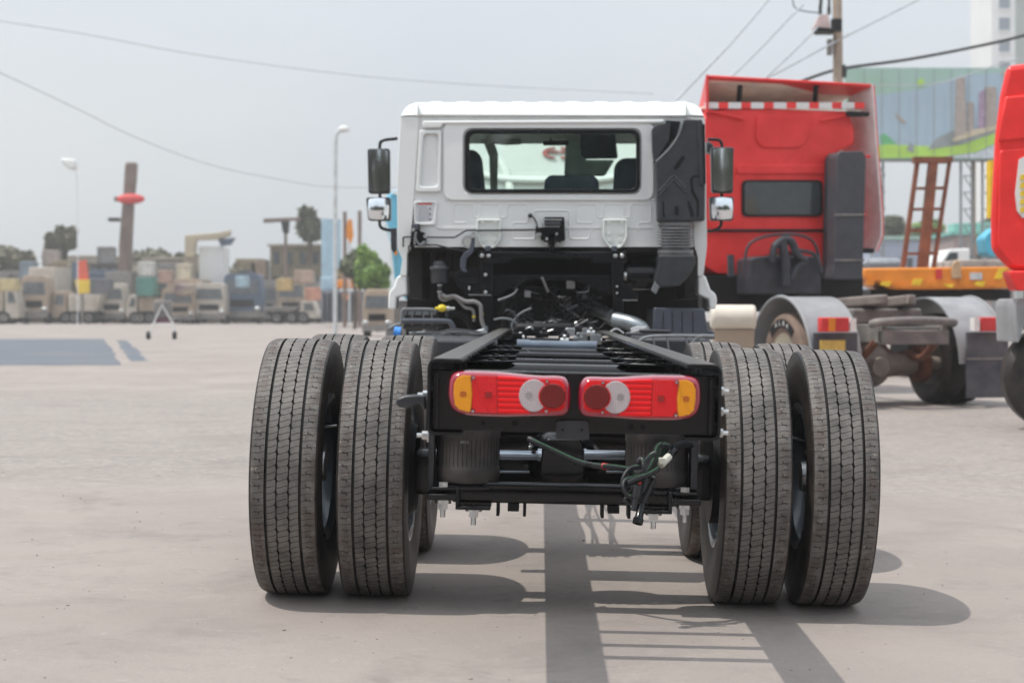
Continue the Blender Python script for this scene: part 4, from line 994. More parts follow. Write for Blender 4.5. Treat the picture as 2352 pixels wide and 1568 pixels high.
# reservoir and pipes
p = ZP(490, 1060); zr = lambda y: ZP(0, y).z
b = B(); b.lathe([(.01, zr(1195)), (.064, zr(1195)), (.069, zr(1180)), (.067, zr(1125)), (.072, zr(1118)), (.080, zr(1112)), (.080, zr(1104)), (.071, zr(1092)), (.042, zr(1088)), (.042, zr(1086)), (.01, zr(1086))], (p.x, DC-.08, 0), 'Z', 28)
rs = K('fluid_reservoir', b, plas)
b = B(); b.lathe([(.01, zr(1088)), (.050, zr(1088)), (.050, zr(1075)), (.045, zr(1068)), (.045, zr(1062)), (.01, zr(1062))], (p.x, DC-.08, 0), 'Z', 14); K('reservoir_cap', b, plas, rs)
b = B(); b.cyl(ZP(488, 1195, DC-.08), ZP(488, 1285, DC-.08), .016, seg=14); K('reservoir_neck', b, plas, rs)
b = B()
for y in (1208, 1248): b.cyl(ZP(488, y-4, DC-.08), ZP(488, y+4, DC-.08), .021, seg=16)
split('hose_clamp', b, steel, rs)
b = B(); b.tube([ZP(*q_, DC-.1) for q_ in ((489, 1255), (490, 1280), (510, 1300), (545, 1290), (580, 1283), (610, 1310), (645, 1345), (680, 1352), (697, 1375), (697, 1430))], .013, 12, smooth=5); K('coolant_pipe', b, cooler)
b = B(); b.tube([ZP(*q_, DC-.12) for q_ in ((500, 1265), (530, 1280), (575, 1275), (610, 1290), (650, 1308), (700, 1308), (735, 1330), (742, 1370), (745, 1420), (765, 1480))], .0175, 12, smooth=5); K('coolant_pipe', b, cooler)
for (x, y, r_) in ((697, 1400, .0145), (744, 1385, .019), (640, 1304, .019)):
    b = B(); a = ZP(x, y, DC-.115); b.cyl(a-Vector((0, 0, .008)), a+Vector((0, 0, .008)), r_, seg=14); K('yellow_band', b, yel)
b = B(); b.tube([ZP(x, y, DC-.15) for x, y in ((460, 1350), (478, 1350), (482, 1349), (500, 1348), (515, 1349), (530, 1350))], lambda k, n: (.012, .014, .024, .032, .027, .014)[k], 12); yf = K('yellow_fitting', b, yel)
b = B(); b.cyl(ZP(530, 1350, DC-.15), ZP(548, 1350, DC-.15), .021, seg=12); b.cyl(ZP(548, 1350, DC-.15), ZP(580, 1350, DC-.15), .012, seg=12); K('fitting_tip', b, steel, yf)
b = B(); b.cyl(ZP(532, 1352, DC-.14), ZP(530, 1430, DC-.14), .012, seg=8); K('fitting_stem', b, plas, yf)
# battery box with grey tray frame
bb_ = K('battery_box', Q([(262, 1365), (468, 1365), (470, 1480), (262, 1480)], DC+.3, DC-.1), plas, bevel=.02)
b = B()
for x in (255, 300, 345, 390, 435): p0 = ZP(x, 1352); b.box(p0.x, p0.x+.05, DC-.12, DC+.25, p0.z-.05, p0.z)
split('battery_cap', b, grey, bb_)
b = B()
for x in (270, 320, 390, 440): p0 = ZP(x, 1385); b.box(p0.x, p0.x+.012, DC-.125, DC-.1, p0.z-.09, p0.z)
split('battery_rib', b, dustgrey, bb_)
b = B(); b.tube([ZP(x, y, DC-.12) for x, y in ((178, 1475), (220, 1450), (250, 1445), (256, 1400), (262, 1360), (300, 1354), (440, 1356), (466, 1372))], .013, 10, smooth=4); K('battery_strap', b, grey)
K('tray_side', Q(rp2([(176, 1450), (235, 1455), (250, 1480), (262, 1530), (176, 1530)], 5), DC-.0, DC-.12), grey, bevel=.01)
b = B(); b.tube([ZP(x, y, DC-.16) for x, y in ((258, 1426), (400, 1426), (530, 1428), (560, 1445), (580, 1490))], .022, 12, smooth=5); K('large_hose', b, bluegrey)
b = B(); b.tube([ZP(x, y, DC+.05) for x, y in ((520, 1395), (600, 1380), (660, 1420), (690, 1480))], .03, 10, smooth=5); K('large_hose', b, dark)
b = B(); b.tube([ZP(x, y, DC-.3) for x, y in ((700, 1500), (745, 1490), (768, 1482), (765, 1460))], .02, 12, smooth=5); K('pipe_elbow', b, alu)
for k in range(9):
    random.seed(20+k); y = 1495+k*5
    b = B(); b.tube([ZP(x, y+random.uniform(-9, 9)-(22*math.exp(-((x-620)/90)**2) if k % 2 else 0), DC-.7) for x in range(300+k*20, 800, 60)], .012, 8, smooth=4)
    K('cable_run', b, plas if k % 3 else grey)
# exhaust
b = B(); b.tube([ZP(x, y, D) for x, y, D in ((1405, 1345, DC+.5), (1450, 1355, DC+.45), (1540, 1395, DC+.3))], .056, 22, smooth=4); ex = K('exhaust_pipe', b, alu)
b = B(); b.lathe([(.05, 0), (.085, 0), (.085, .03), (.065, .045), (.05, .045)], (0, 0, 0), 'Z', 24, closed=True); bmesh.ops.transform(b.m, matrix=Matrix.Translation(ZP(1405, 1345, DC+.52)) @ (ZP(1500, 1375, DC+.3)-ZP(1405, 1345, DC+.52)).to_track_quat('Z', 'Y').to_matrix().to_4x4(), verts=b.m.verts[:]); K('exhaust_flange', b, dark, ex)
b = B(); b.tube([ZP(x, y, D) for x, y, D in ((1560, 1418, DC-.1), (1620, 1430, DC-.15), (1680, 1448, DC-.2), (1725, 1475, DC-.22), (1745, 1530, DC-.22))], .060, 22, smooth=5); K('exhaust_elbow', b, alu)
b = B()
for k in range(9): random.seed(k+5); p = ZP(1660+k*9, 1480+random.uniform(-8, 6), DC-.4); b.cyl(p, p+Vector((.03, 0, .02)), .013, seg=8)
b.tube([ZP(x, y, DC-.4) for x, y in ((1650, 1510), (1680, 1488), (1740, 1486), (1760, 1515))], .014, 8, smooth=3); K('clamp_fittings', b, steel, ex)
# engine / gearbox block with its clutter
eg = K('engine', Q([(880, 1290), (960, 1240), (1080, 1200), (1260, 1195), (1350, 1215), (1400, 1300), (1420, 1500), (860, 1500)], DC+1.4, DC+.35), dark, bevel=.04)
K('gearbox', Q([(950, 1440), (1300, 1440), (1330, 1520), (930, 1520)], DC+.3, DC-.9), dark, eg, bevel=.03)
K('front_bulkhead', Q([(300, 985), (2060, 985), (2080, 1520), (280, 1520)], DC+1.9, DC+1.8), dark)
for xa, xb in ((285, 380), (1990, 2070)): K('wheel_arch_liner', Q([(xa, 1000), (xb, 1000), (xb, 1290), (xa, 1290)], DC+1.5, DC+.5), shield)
random.seed(42)
for k in range(70):
    x = random.uniform(880, 1430); y = random.uniform(1230, 1480); D = DC+random.uniform(-.1, .3); p = ZP(x, y, D); r_ = random.uniform(.01, .028)
    b = B(); t = random.random()
    if t < .4: b.cyl(p, p+Vector((random.uniform(-.12, .12), random.uniform(-.05, .05), random.uniform(-.12, .12)))+Vector((.01, 0, .01)), r_*.6, seg=12)
    elif t < .7: b.box(p.x-r_, p.x+r_, D-r_, D+r_, p.z-r_, p.z+r_, rot=Matrix.Rotation(random.random()*3, 4, 'Y'))
    else: b.tube([p+Vector((random.uniform(-.13, .13), random.uniform(-.05, .05), random.uniform(-.10, .10))) for _ in range(4)], .006, 8, smooth=5)
    K('engine_fitting', b, random.choice([dark, frame_m, dark, plas, frame_m, dark, frame_m, plas, shield, cooler]), eg, bevel=.003)
for k in range(60):                     # bright clutter on top of the gearbox
    x = random.uniform(960, 1440); y = random.uniform(1440, 1500); D = DC-random.uniform(.3, .9); p = ZP(x, y, D); r_ = random.uniform(.006, .014)
    b = B(); t = random.random()
    if t < .5: b.cyl(p, p+Vector((random.uniform(-.07, .07), 0, random.uniform(-.03, .04)))+Vector((.005, 0, .005)), r_*.8, seg=10)
    elif t < .75: b.box(p.x-r_*1.6, p.x+r_*1.6, D-r_, D+r_, p.z-r_, p.z+r_)
    else: b.tube([p+Vector((i*.06, random.uniform(-.03, .03), random.uniform(-.02, .04))) for i in range(5)], .008, 8, smooth=4)
    K('gearbox_fitting', b, random.choice([steel, grey, dark, plas, cooler, dark, frame_m]), eg, bevel=.002)
for pts in ([(845, 1300), (890, 1285), (940, 1262), (965, 1230)], [(960, 1430), (945, 1380), (905, 1360), (890, 1372)], [(1180, 1450), (1200, 1432), (1240, 1430), (1285, 1470)], [(820, 1420), (870, 1410), (930, 1420), (970, 1450)], [(940, 1490), (930, 1450), (960, 1400), (1000, 1370), (1050, 1350)], [(1020, 1438), (1060, 1445), (1110, 1440), (1150, 1448)], [(1325, 1255), (1390, 1250), (1400, 1225), (1395, 1210)]):
    b = B(); b.tube([ZP(x, y, DC-.15) for x, y in pts], .009, 10, smooth=5); K('hose', b, random.choice([cooler, grey, cooler, plas]), eg)
b = B(); a = ZP(1290, 1200, DC+.2); b.box(a.x-.035, a.x+.035, DC+.15, DC+.25, a.z-.04, a.z+.04); K('metal_block', b, steel, eg, bevel=.005)
# fuel tank and guard on the right
b = Q(rp2([(1800, 1345), (2110, 1350), (2130, 1480), (2170, 1490), (2175, 1540), (1790, 1540)], 12), DC+.8, DC-.1); ft = K('fuel_tank', b, bluegrey, bevel=.02)
for x in (1850, 1905, 1965, 2030): K('tank_groove', Q([(x, 1375), (x+4, 1375), (x+4, 1525), (x, 1525)], DC-.098, DC-.104), dark, ft)
b = B(); a = CP(1462, 772, 11.5); c = CP(1618, 772, 11.5)
b.tube([CP(x, y, 11.0) for x, y in ((1588, 795), (1595, 780), (1610, 772), (1640, 772))], .012, 8, smooth=3)
b.tube([CP(x, y, 11.0) for x, y in ((1462, 800), (1470, 782), (1490, 773), (1540, 771), (1640, 772))], .010, 8, smooth=3)
for dx in (1500, 1532, 1576, 1606): b.tube([CP(dx, 772, 11.0), CP(dx+4, 805, 11.0)], .007, 8)
T('guard_cage', b, grey)
b = B(); a = CP(1462, 774, 11.3); c = CP(1625, 810, 11.3); b.box(a.x, c.x, 11.1, 12.2, c.z-.25, a.z); T('tool_box', b, plas, bevel=.02)
b = B(); a = CP(985, 776, 11.3); c = CP(1062, 800, 11.3); b.box(-1.05, -.50, 10.9, 12.3, c.z-.28, a.z); T('air_tank_box', b, plas, bevel=.02)
b = B(); b.box(.52, 1.12, 12.6, 12.7, .98, 1.03); b.box(.62, .85, 12.6, 12.7, 1.03, 1.055); T('tank_step', b, plas, bevel=.01)
b = B(); b.cyl(CP(905, 762, 12.6), CP(920, 764, 12.6), .04, seg=12); T('blue_cap', b, mk('blue_plastic', (.05, .25, .7), .4))
# ================================================================== BACKGROUND
def W(b, dx0, dy0, dx1, dy1, D0, D1):    # box from picture extents, D0 nearer
    a = P(dx0, dy0, D0); c = P(dx1, dy1, D0); b.box(a.x, c.x, D0, D1, c.z, a.z); return b
def WP(pts, D0, D1):
    b = B(); L = [P(x, y, D0) for x, y in pts]; b.prism([(p.x, D0, p.z) for p in L], (0, D1-D0, 0)); return b
def leaves(b, c, rad, n, s, seed=0):
    rnd = random.Random(seed); c = Vector(c)
    lobes = [(Vector((rnd.uniform(-.6, .6)*rad[0], rnd.uniform(-.6, .6)*rad[1], rnd.uniform(-.55, .65)*rad[2])), rnd.uniform(.3, .6)) for _ in range(12)]
    for i in range(n):
        o, k = rnd.choice(lobes); v = Vector((rnd.gauss(0, 1), rnd.gauss(0, 1), rnd.gauss(0, 1))).normalized()*rnd.uniform(.6, 1.05)
        p = c+o+Vector((v.x*rad[0]*k, v.y*rad[1]*k, v.z*rad[2]*k))
        e1 = Vector((rnd.gauss(0, 1), rnd.gauss(0, 1), rnd.gauss(0, 1))).normalized(); e2 = e1.orthogonal().normalized(); q = s*rnd.uniform(.5, 1.3)
        b.m.faces.new([b.m.verts.new(p+a*q) for a in (e1*.7, e2*.45, -e1*.7, -e2*.45)])
def tree(name, dx, dtop, dbot, wpx, D, leaf, label, n=1400, s=.35, seed=1, group=None, cat_='tree', trunk=True):
    base = P(dx, CY, D); base.z = gz(base.x); zt = P(0, dtop, D).z; zb_ = P(0, dbot, D).z; wr = wpx/F*D/2
    r = root(name, base, label, cat_, group=group)
    b = B(); leaves(b, (base.x, D, (zt+zb_)/2), (wr, wr, (zt-zb_)/2), n, s, seed); part('crown', b, leaf, r)
    b = B(); h = (zt+zb_)/2
    b.tube([(base.x, D, base.z-.1), (base.x+.05*wr, D, h*.5), (base.x-.05*wr, D, h)], lambda k, n_: max(.12, .05*wr)*(1-.6*k/n_), 8, smooth=3)
    for k in range(4):
        a = k*1.7+seed; b.tube([(base.x, D, h*.6), (base.x+wr*.4*math.cos(a), D+wr*.4*math.sin(a), h*1.05)], .07, 6)
    part('trunk', b, bark, r); return r
def wheels_for(r, lst, rad, wd, mat=dark):
    for x, y, z in lst:
        b = B(); b.lathe([(rad*.55, -wd/2), (rad*.93, -wd/2), (rad, -wd*.3), (rad, wd*.3), (rad*.93, wd/2), (rad*.55, wd/2)], (x, y, z), 'X', 20)
        t = part('wheel', b, mat, r)
        b = B(); b.lathe([(rad*.1, -wd*.4), (rad*.5, -wd*.45), (rad*.5, wd*.45), (rad*.1, wd*.4)], (x, y, z), 'X', 14); part('rim', b, dustgrey, t)
def front_truck(cx, wpx, dtop, D, paint, label, name='parked_truck', cat_='truck', body=None, bodytop=None, group='trucks parked across the far side of the yard', vis=False):
    base = P(cx, CY, D); base.z = gz(base.x); zt = P(0, dtop, D).z; w2 = wpx/F*D/2; x = base.x; g = base.z; h = zt-g
    r = root(name, base, label, cat_, group=group)
    b = B(); pf = rp2([(x-w2, g+h*.22), (x-w2, g+h*.62), (x-w2*.86, zt), (x+w2*.86, zt), (x+w2, g+h*.62), (x+w2, g+h*.22)], [.05, .1, h*.09, h*.09, .1, .05], 4)
    b.prism([(u, D, z) for u, z in pf], (0, 2.0, 0)); c = part('cab', b, paint, r, bevel=.06)
    b = WPm([(x-w2*.84, g+h*.60), (x-w2*.76, g+h*.86), (x+w2*.76, g+h*.86), (x+w2*.84, g+h*.60)], D, .03); part('windscreen', b, dwinf, c)
    b = WPm([(x-w2*.6, g+h*.34), (x-w2*.6, g+h*.48), (x+w2*.6, g+h*.48), (x+w2*.6, g+h*.34)], D, .04); part('grille', b, dark, c)
    b = WPm([(x-w2*1.02, g+h*.12), (x-w2*1.02, g+h*.25), (x+w2*1.02, g+h*.25), (x+w2*1.02, g+h*.12)], D, .15); part('bumper', b, dustgrey, r)
    for s_ in (-1, 1):
        b = B(); b.ball((x+s_*w2*.78, D-.06, g+h*.30), h*.045, (1.5, .5, 1)); part('headlight', b, steel, c)
    wheels_for(r, [(x-w2*.8, D+.8, g+h*.13), (x+w2*.8, D+.8, g+h*.13)], h*.15, .3)
    if body:
        bt = P(0, bodytop, D).z; b = B(); b.box(x-w2, x+w2, D+2.2, D+7, g+h*.3, bt); part('cargo_body', b, body, r, bevel=.05)
    return r
def WPm(pts, D, th):
    b = B(); b.prism([(x, D-.002, z) for x, z in pts], (0, -th, 0)); return b
def side_truck(x0, x1, dtop, D, paint, body, label, name='parked_truck', cab_left=True, kind='box', bodytop=None, group='trucks parked across the far side of the yard'):
    A = P(x0, CY, D).x; C_ = P(x1, CY, D).x; L = C_-A; g = gz(A); zt = P(0, dtop, D).z; h = zt-g; bt = P(0, bodytop or dtop, D).z
    r = root(name, (A+L/2, D, g), label, 'truck', group=group)
    cl = min(2.2, L*.3); ca = A if cab_left else C_-cl; s_ = 1 if cab_left else -1; fx = ca if cab_left else ca+cl; bx_ = fx+s_*cl
    b = B(); pf = [(fx, g+.45), (fx+s_*.02, g+h*.55), (fx+s_*.28, g+h*.98), (bx_, g+h), (bx_, g+.45)]
    b.prism([(u, D, z) for u, z in rp2(pf, .12, 3)], (0, 2.3, 0)); c = part('cab', b, paint, r, bevel=.05)
    b = WPm([(fx+s_*.18, g+h*.58), (fx+s_*.42, g+h*.88), (fx+s_*cl*.8, g+h*.88), (fx+s_*cl*.8, g+h*.58)], D, .02); part('side_window', b, dwinf, c)
    b = B(); b.box(A+.1, C_-.1, D+.6, D+1.6, g+.7, g+.95); part('chassis', b, dark, r)
    b0, b1 = sorted((bx_+s_*.15, C_ if cab_left else A))
    if kind == 'box': b = B(); b.box(b0, b1, D, D+2.4, g+1.0, bt)
    elif kind == 'tip': b = B(); b.prism([(u, D, z) for u, z in ((b0, g+1.0), (b0-.0, bt), (b1+.0, bt), (b1-.4, g+1.0))], (0, 2.4, 0))
    else: b = B(); b.cyl((b0, D+1.2, (g+1.0+bt)/2), (b1, D+1.2, (g+1.0+bt)/2), (bt-g-1.0)/2, seg=24)
    bo = part('cargo_body', b, body, r, bevel=.05)
    if kind != 'tank':
        for k in range(int((b1-b0)/.8)): b = B(); b.box(b0+.4+.8*k, b0+.48+.8*k, D-.06, D-.002, g+1.05, bt-.08); part('body_rib', b, body, bo)
    for u in ([fx+s_*1.1]+[b1-1.0, b1-2.2] if cab_left else [fx+s_*1.1]+[b0+1.0, b0+2.2]):
        for y in (D+.12, D+2.1):
            b = B(); b.lathe([(.2, -.14), (.46, -.14), (.5, -.08), (.5, .08), (.46, .14), (.2, .14)], (u, y, g+.5), 'Y', 20); t = part('wheel', b, dark, r)
            b = B(); b.lathe([(.05, -.1), (.27, -.13), (.27, .1), (.05, .1)], (u, y-.03, g+.5), 'Y', 14); part('rim', b, dustgrey, t)
    return r

tan_ = mk('sandy_truck_paint', (.30, .24, .18), .6, var=.2, scale=1)
# boundary wall and the row of machines at the far side of the yard
FD = 138
b = B(); W(b, -400, 708, 900, 741, 151, 151.3); a = root('boundary_wall', (-20, 151, 0), 'long low pale concrete wall behind the row of distant trucks', 'wall')
part('wall_face', b, concr, a)
for k in range(22):
    b = B(); W(b, -300+k*55, 702, -292+k*55, 742, 150.8, 151.4); part('pier', b, concr, a)
side_truck(-60, 42, 660, 136, wpaint, concr, 'pale truck with grey body at the left edge of the photo', bodytop=655, cab_left=False)
front_truck(78, 62, 632, 138, beigev, 'beige truck front with dark bumper, left of the orange red banner', body=wpaint, bodytop=612)
side_truck(118, 232, 668, 139, beigev, wpaint, 'dusty beige flat truck under the orange red banner', kind='tip', bodytop=676)
front_truck(256, 60, 650, 141, wpaint, 'greyish truck standing in front of the tall brown mast', body=dustgrey, bodytop=622)
side_truck(290, 372, 676, 137, wpaint, beigev, 'low pale pickup truck carrying the green container', kind='tip', bodytop=684)
front_truck(408, 78, 662, 136, beigev, 'large beige truck behind the small wheeled stand', body=beigev, bodytop=640)
front_truck(480, 74, 650, 137, wpaint, 'white truck with the yellow crane boom above it')
front_truck(556, 92, 628, 139, dblue, 'dark blue truck with pale blue side left of the brown building')
side_truck(606, 728, 690, 137, wpaint, dustgrey, 'grey flatbed truck parked below the brown building', kind='tip', bodytop=704, cab_left=False)
for cx_, w_, t_, D_, p_, lb_ in ((22, 60, 622, 148, dustgrey, 'grey truck half hidden behind the pale truck at the left edge'), (132, 58, 604, 149, brownw, 'brown dusty truck between the beige truck and the banner'), (220, 56, 626, 148, dblue, 'dark blue truck behind the banner beside the mast'), (318, 62, 618, 149, concr, 'grey truck behind the green container'), (382, 60, 610, 150, dustgrey, 'dark grey truck left of the mauve load'), (440, 60, 606, 148, tan_, 'tan truck right under the yellow crane boom'), (560, 60, 600, 150, brownw, 'brown truck rising behind the dark blue truck'), (612, 50, 650, 146, dustgrey, 'low dark truck right of the dark blue truck'), (668, 66, 642, 146, tan_, 'sandy truck in front of the brown building'), (714, 46, 652, 147, dustgrey, 'small dark truck below the ragged tree')):
    front_truck(cx_, w_, t_, D_, p_, lb_, body=p_, bodytop=t_-8, group='second row of trucks at the far side')
b = B(); W(b, 312, 636, 354, 680, 136.5, 138.5); cn = solo('green_container', b, teal, P(333, 680, 137.5), 'square green container standing on the low pale pickup', 'container', bevel=.06)
# white box structure with yellow boom
r = root('crane', (P(480, 0, 143).x, 143, 0), 'pale yellow crane boom on a white tower box above the trucks', 'crane')
b = B(); W(b, 456, 566, 512, 664, 143, 146); part('tower_box', b, twhite, r, bevel=.08)
b = WP([(424, 540), (500, 534), (528, 528), (528, 540), (500, 550), (450, 552), (446, 590), (424, 590)], 142.4, 143.2); part('boom', b, mk('pale_yellow_boom', (.42, .36, .26), .6), r, bevel=.06)
b = WP([(500, 549), (540, 546), (530, 562), (508, 566)], 142.6, 143.0); part('hook_block', b, dblue, r)
b = WP([(424, 590), (446, 590), (452, 744), (430, 744)], 142.8, 143.6); part('mast', b, concr, r)
# tall brown mast with a red sign
r = root('mast_tower', (P(280, 0, 146).x, 146, 0), 'tall brown mast with a red oval sign near its top', 'mast')
b = WP([(286, 372), (312, 372), (310, 410), (304, 470), (300, 560), (296, 744), (268, 744), (272, 560), (282, 440), (284, 405)], 146, 147); part('shaft', b, mastm, r, bevel=.2)
b = B(); c = P(300, 457, 145.5); b.ball(c, 1.05, (1.15, .35, .42), 24, 12); part('oval_sign', b, redsign, r)
b = B(); W(b, 262, 452, 284, 462, 145.4, 146.2); part('sign_arm', b, mastm, r)
b = B(); W(b, 248, 500, 272, 508, 145.4, 146.2); part('floodlight', b, dark, r)
# small things in the row
b = WP([(180, 600), (196, 596), (202, 640), (192, 650), (178, 640)], 135, 135.4); bn = root('banner', P(188, 690, 135), 'orange red banner with a yellow foot above the beige trucks', 'banner'); part('cloth', b, mk('orange_red_cloth', (.65, .10, .05), .7), bn)
b = WP([(172, 642), (206, 642), (212, 672), (178, 674)], 134.8, 135.6); part('base', b, yelm, bn)
b = WP([(164, 600), (178, 604), (176, 640), (168, 650)], 135, 135.4); part('stripe', b, dblue, bn)
b = B(); W(b, 186, 670, 190, 742, 135, 135.2); part('post', b, dustgrey, bn)
b = B(); b.box(0, 0.001, 0, .001, 0, .001)
b.m.clear(); W(b, 398, 650, 448, 680, 134.6, 135.4); solo('purple_load', b, mk('mauve_cloth_pack', (.26, .16, .24), .8, var=.5, scale=.9, col2=(.42, .36, .24)), P(420, 680, 135), 'mauve and brown wrapped load on top of the large beige truck', 'load', bevel=.3)

for i, (x0_, y0_, x1_, y1_, D_, col_, nm_, lb_) in enumerate((
    (-10, 640, 34, 668, 133, (.42, .34, .18), 'crate', 'mustard crate on the pale truck at the left edge'),
    (44, 600, 74, 640, 144, (.16, .20, .24), 'crate', 'slate blue crate above the mustard crate'),
    (96, 574, 130, 612, 152, (.36, .30, .27), 'container', 'pinkish brown container left of the narrow tall tree'),
    (206, 640, 250, 676, 134, (.10, .10, .11), 'crate', 'black crate directly left of the brown mast base'),
    (222, 566, 258, 606, 154, (.20, .19, .18), 'water_tank', 'dark square tank on the roof beside the mast'),
    (316, 600, 350, 634, 144, (.50, .49, .46), 'container', 'off white container above the green container'),
    (362, 620, 392, 650, 134, (.30, .20, .16), 'crate', 'reddish brown crate left of the mauve load'),
    (404, 606, 436, 642, 141, (.45, .40, .30), 'container', 'cream container under the yellow boom'),
    (540, 634, 566, 660, 134, (.26, .36, .42), 'crate', 'pale blue crate on the dark blue truck'),
    (576, 600, 606, 640, 150, (.24, .17, .12), 'container', 'brown container left of the brown building'),
    (634, 640, 668, 668, 134, (.40, .28, .12), 'crate', 'ochre crate below the brown building'),
    (676, 620, 716, 650, 135, (.34, .25, .20), 'crate', 'wide tan crate below the ragged tree'),
    (700, 660, 734, 690, 133, (.42, .20, .14), 'crate', 'rust red crate left of the dark container machine'))):
    b = B(); W(b, x0_, y0_, x1_, y1_, D_, D_+1.6); solo(nm_, b, mk('faded_paint_%d' % i, col_, .7, var=.25, scale=1), P((x0_+x1_)/2, y1_, D_+.8), lb_, nm_.replace('_', ' '), bevel=.08, group='boxes and containers among the distant trucks')
# brown buildings
def bldg(name, x0, y0, x1, D, mat, label, rows=3, cols=4, dep=8, roof=None, win=dwin, group=None, y1=744):
    A = P(x0, y0, D); C_ = P(x1, y1, D); zb_ = min(C_.z, 0)
    r = root(name, ((A.x+C_.x)/2, D, 0), label, 'building', group=group)
    b = B(); b.box(A.x, C_.x, D, D+dep, zb_, A.z); wl = part('wall', b, mat, r, bevel=.03)
    b = B(); b.box(A.x-.2, C_.x+.2, D-.25, D+dep+.2, A.z, A.z+.22); part('roof', b, roof or concr, r)
    wn = (C_.x-A.x)/cols; hn = (A.z-max(zb_, 0))/rows
    for j in range(rows):
        for i in range(cols):
            if rows*cols <= 60 or True:
                b = B(); x = A.x+(i+.5)*wn; z = max(zb_, 0)+(j+.55)*hn
                b.box(x-wn*.24, x+wn*.24, D-.05, D+.02, z-hn*.24, z+hn*.24); f = part('window', b, win, wl)
    return r
bldg('brown_building', 620, 566, 740, 156, brownw, 'weathered olive brown building behind the flatbed truck', 3, 4)
bldg('low_building', 330, 596, 450, 165, mk('tan_wall', (.34, .29, .23), .8), 'low tan building behind the green container', 3, 5, roof=concr)
bldg('low_building', 100, 592, 250, 166, wpaint, 'pale building behind the beige trucks on the left', 3, 6)
bldg('low_building', 505, 650, 640, 168, mk('pink_brown_wall', (.36, .27, .22), .8), 'low pinkish brown shed behind the dark blue truck', 2, 5)
bldg('grey_building', 215, 606, 290, 158, dustgrey, 'dark grey block right beside the brown mast', 3, 3)
for i, (x, t, w_, D, lf, lb) in enumerate(((36, 570, 100, 150, leaf_t, 'dusty rounded tree at the left edge of the yard'), (150, 520, 44, 155, leaf_t, 'narrow tall brownish tree left of the brown mast'), (120, 540, 26, 153, leaf_t, 'thin small tree beside the narrow tall brownish tree'), (345, 572, 130, 172, leaf_t, 'wide low olive tree behind the green container'), (420, 575, 90, 174, leaf_d, 'olive tree left of the white crane tower box'), (712, 476, 52, 154, leaf_d, 'tall ragged dark green tree beside the brown building'), (665, 565, 80, 170, leaf_d, 'dark bush tree behind the brown building'), (530, 615, 40, 150, leaf_t, 'small round tree above the dark blue truck'))):
    tree('yard_tree', x, t, t+(90 if w_ > 60 else 80), w_, D, lf, lb, seed=i+3, n=1500, s=.55, group='trees along the far side of the yard')
for i, (x, t, b_, w_, D, lb) in enumerate(((815, 575, 640, 70, 100, 'dull green tree behind the orange topped machine'), (850, 560, 650, 60, 95, 'bright green tree between the blue sign and the cab'), (868, 610, 668, 60, 88, 'bright green round bush left of the white cab'), (842, 600, 660, 60, 90, 'low bright green shrub right of the machine'))):
    tree('green_tree', x, t, b_, w_, D, leaf_b if i else leaf_d, lb, seed=i+30, n=2200, s=.22, group='green trees left of the cab')
# lamp with arm (old crane head) next to the ragged tree
r = root('loader_pole', (P(655, 0, 148).x, 148, 0), 'dark pole with a horizontal arm beside the ragged tree', 'pole')
b = B(); b.cyl((P(656, 0, 148).x, 148, 0), P(656, 505, 148), .14, seg=8); part('post', b, mastm, r)
b = WP([(605, 502), (690, 499), (690, 506), (605, 512)], 147.9, 148.3); part('arm', b, mastm, r)
b = WP([(645, 508), (662, 508), (660, 535), (650, 535)], 147.5, 148.5); part('head', b, dark, r)
# street lamp
r = root('street_lamp', (P(770, 0, 72).x, 72, 0), 'slender grey street lamp with a pale head over the blue sign', 'street lamp')
b = B(); b.tube([(P(770, 0, 72).x, 72, 0), P(770, 500, 72), P(771, 330, 72), P(776, 305, 72), P(788, 296, 72)], .085, 10, smooth=5); part('pole', b, galv, r)
b = B(); b.ball(P(790, 297, 72), .22, (1.1, .7, .7)); part('lamp_head', b, twhite, r)
r = root('street_lamp', (P(175, 0, 120).x, 120, 0), 'distant pale street lamp head above the left hand trees', 'street lamp')
b = B(); b.tube([(P(178, 0, 120).x, 120, 0), P(178, 500, 120), P(175, 400, 120), P(160, 378, 120)], .035, 8, smooth=4); part('pole', b, mk('pale_pole_paint', (.66, .68, .71), .6), r)
b = WP([(138, 362), (172, 366), (174, 388), (158, 390), (142, 376)], 119.6, 120.3); part('lamp_head', b, twhite, r, bevel=.15)
# blue sheet sign, orange sign, machine with orange top
r = root('blue_hoarding', (P(758, 0, 118).x, 118, 0), 'tall pale blue sheet hoarding right of the ragged tree', 'hoarding')
for k in range(3): b = B(); W(b, 738+15*k, 502+k, 752.4+15*k, 660, 118, 118.15); part('panel', b, lblue, r)
b = B(); W(b, 739, 640, 743, 742, 118.2, 118.4); W(b, 776, 640, 780, 742, 118.2, 118.4); part('posts', b, dustgrey, r)
r = root('orange_sign', (P(801, 0, 104).x, 104, 0), 'small upright orange sign on a post above the machine', 'sign')
b = WP([(795, 524), (799, 504), (808, 504), (812, 540), (806, 560), (796, 545)], 104, 104.1); part('sign_face', b, orange, r)
b = B(); W(b, 800, 555, 804, 745, 104.1, 104.3); part('post', b, galv, r)
for x, y in ((792, 486), (826, 484)):
    b = B(); b.cyl((P(x, 0, 110).x, 110, 0), P(x, y, 110), .12, seg=8); solo('yard_post', b, mastm, (P(x, 0, 110).x, 110, 0), 'thin dark upright post %s the small orange sign' % ('left of' if x < 800 else 'right of'), 'post', group='dark posts by the orange sign')
r = root('road_machine', (P(785, 0, 112).x, 112, 0), 'dark grey container machine with an orange top rail, left of the cab', 'machine')
b = B(); W(b, 738, 668, 832, 740, 112, 116); mb = part('body', b, mk('bluish_grey_paint', (.13, .14, .17), .6, var=.3, scale=.8), r, bevel=.05)
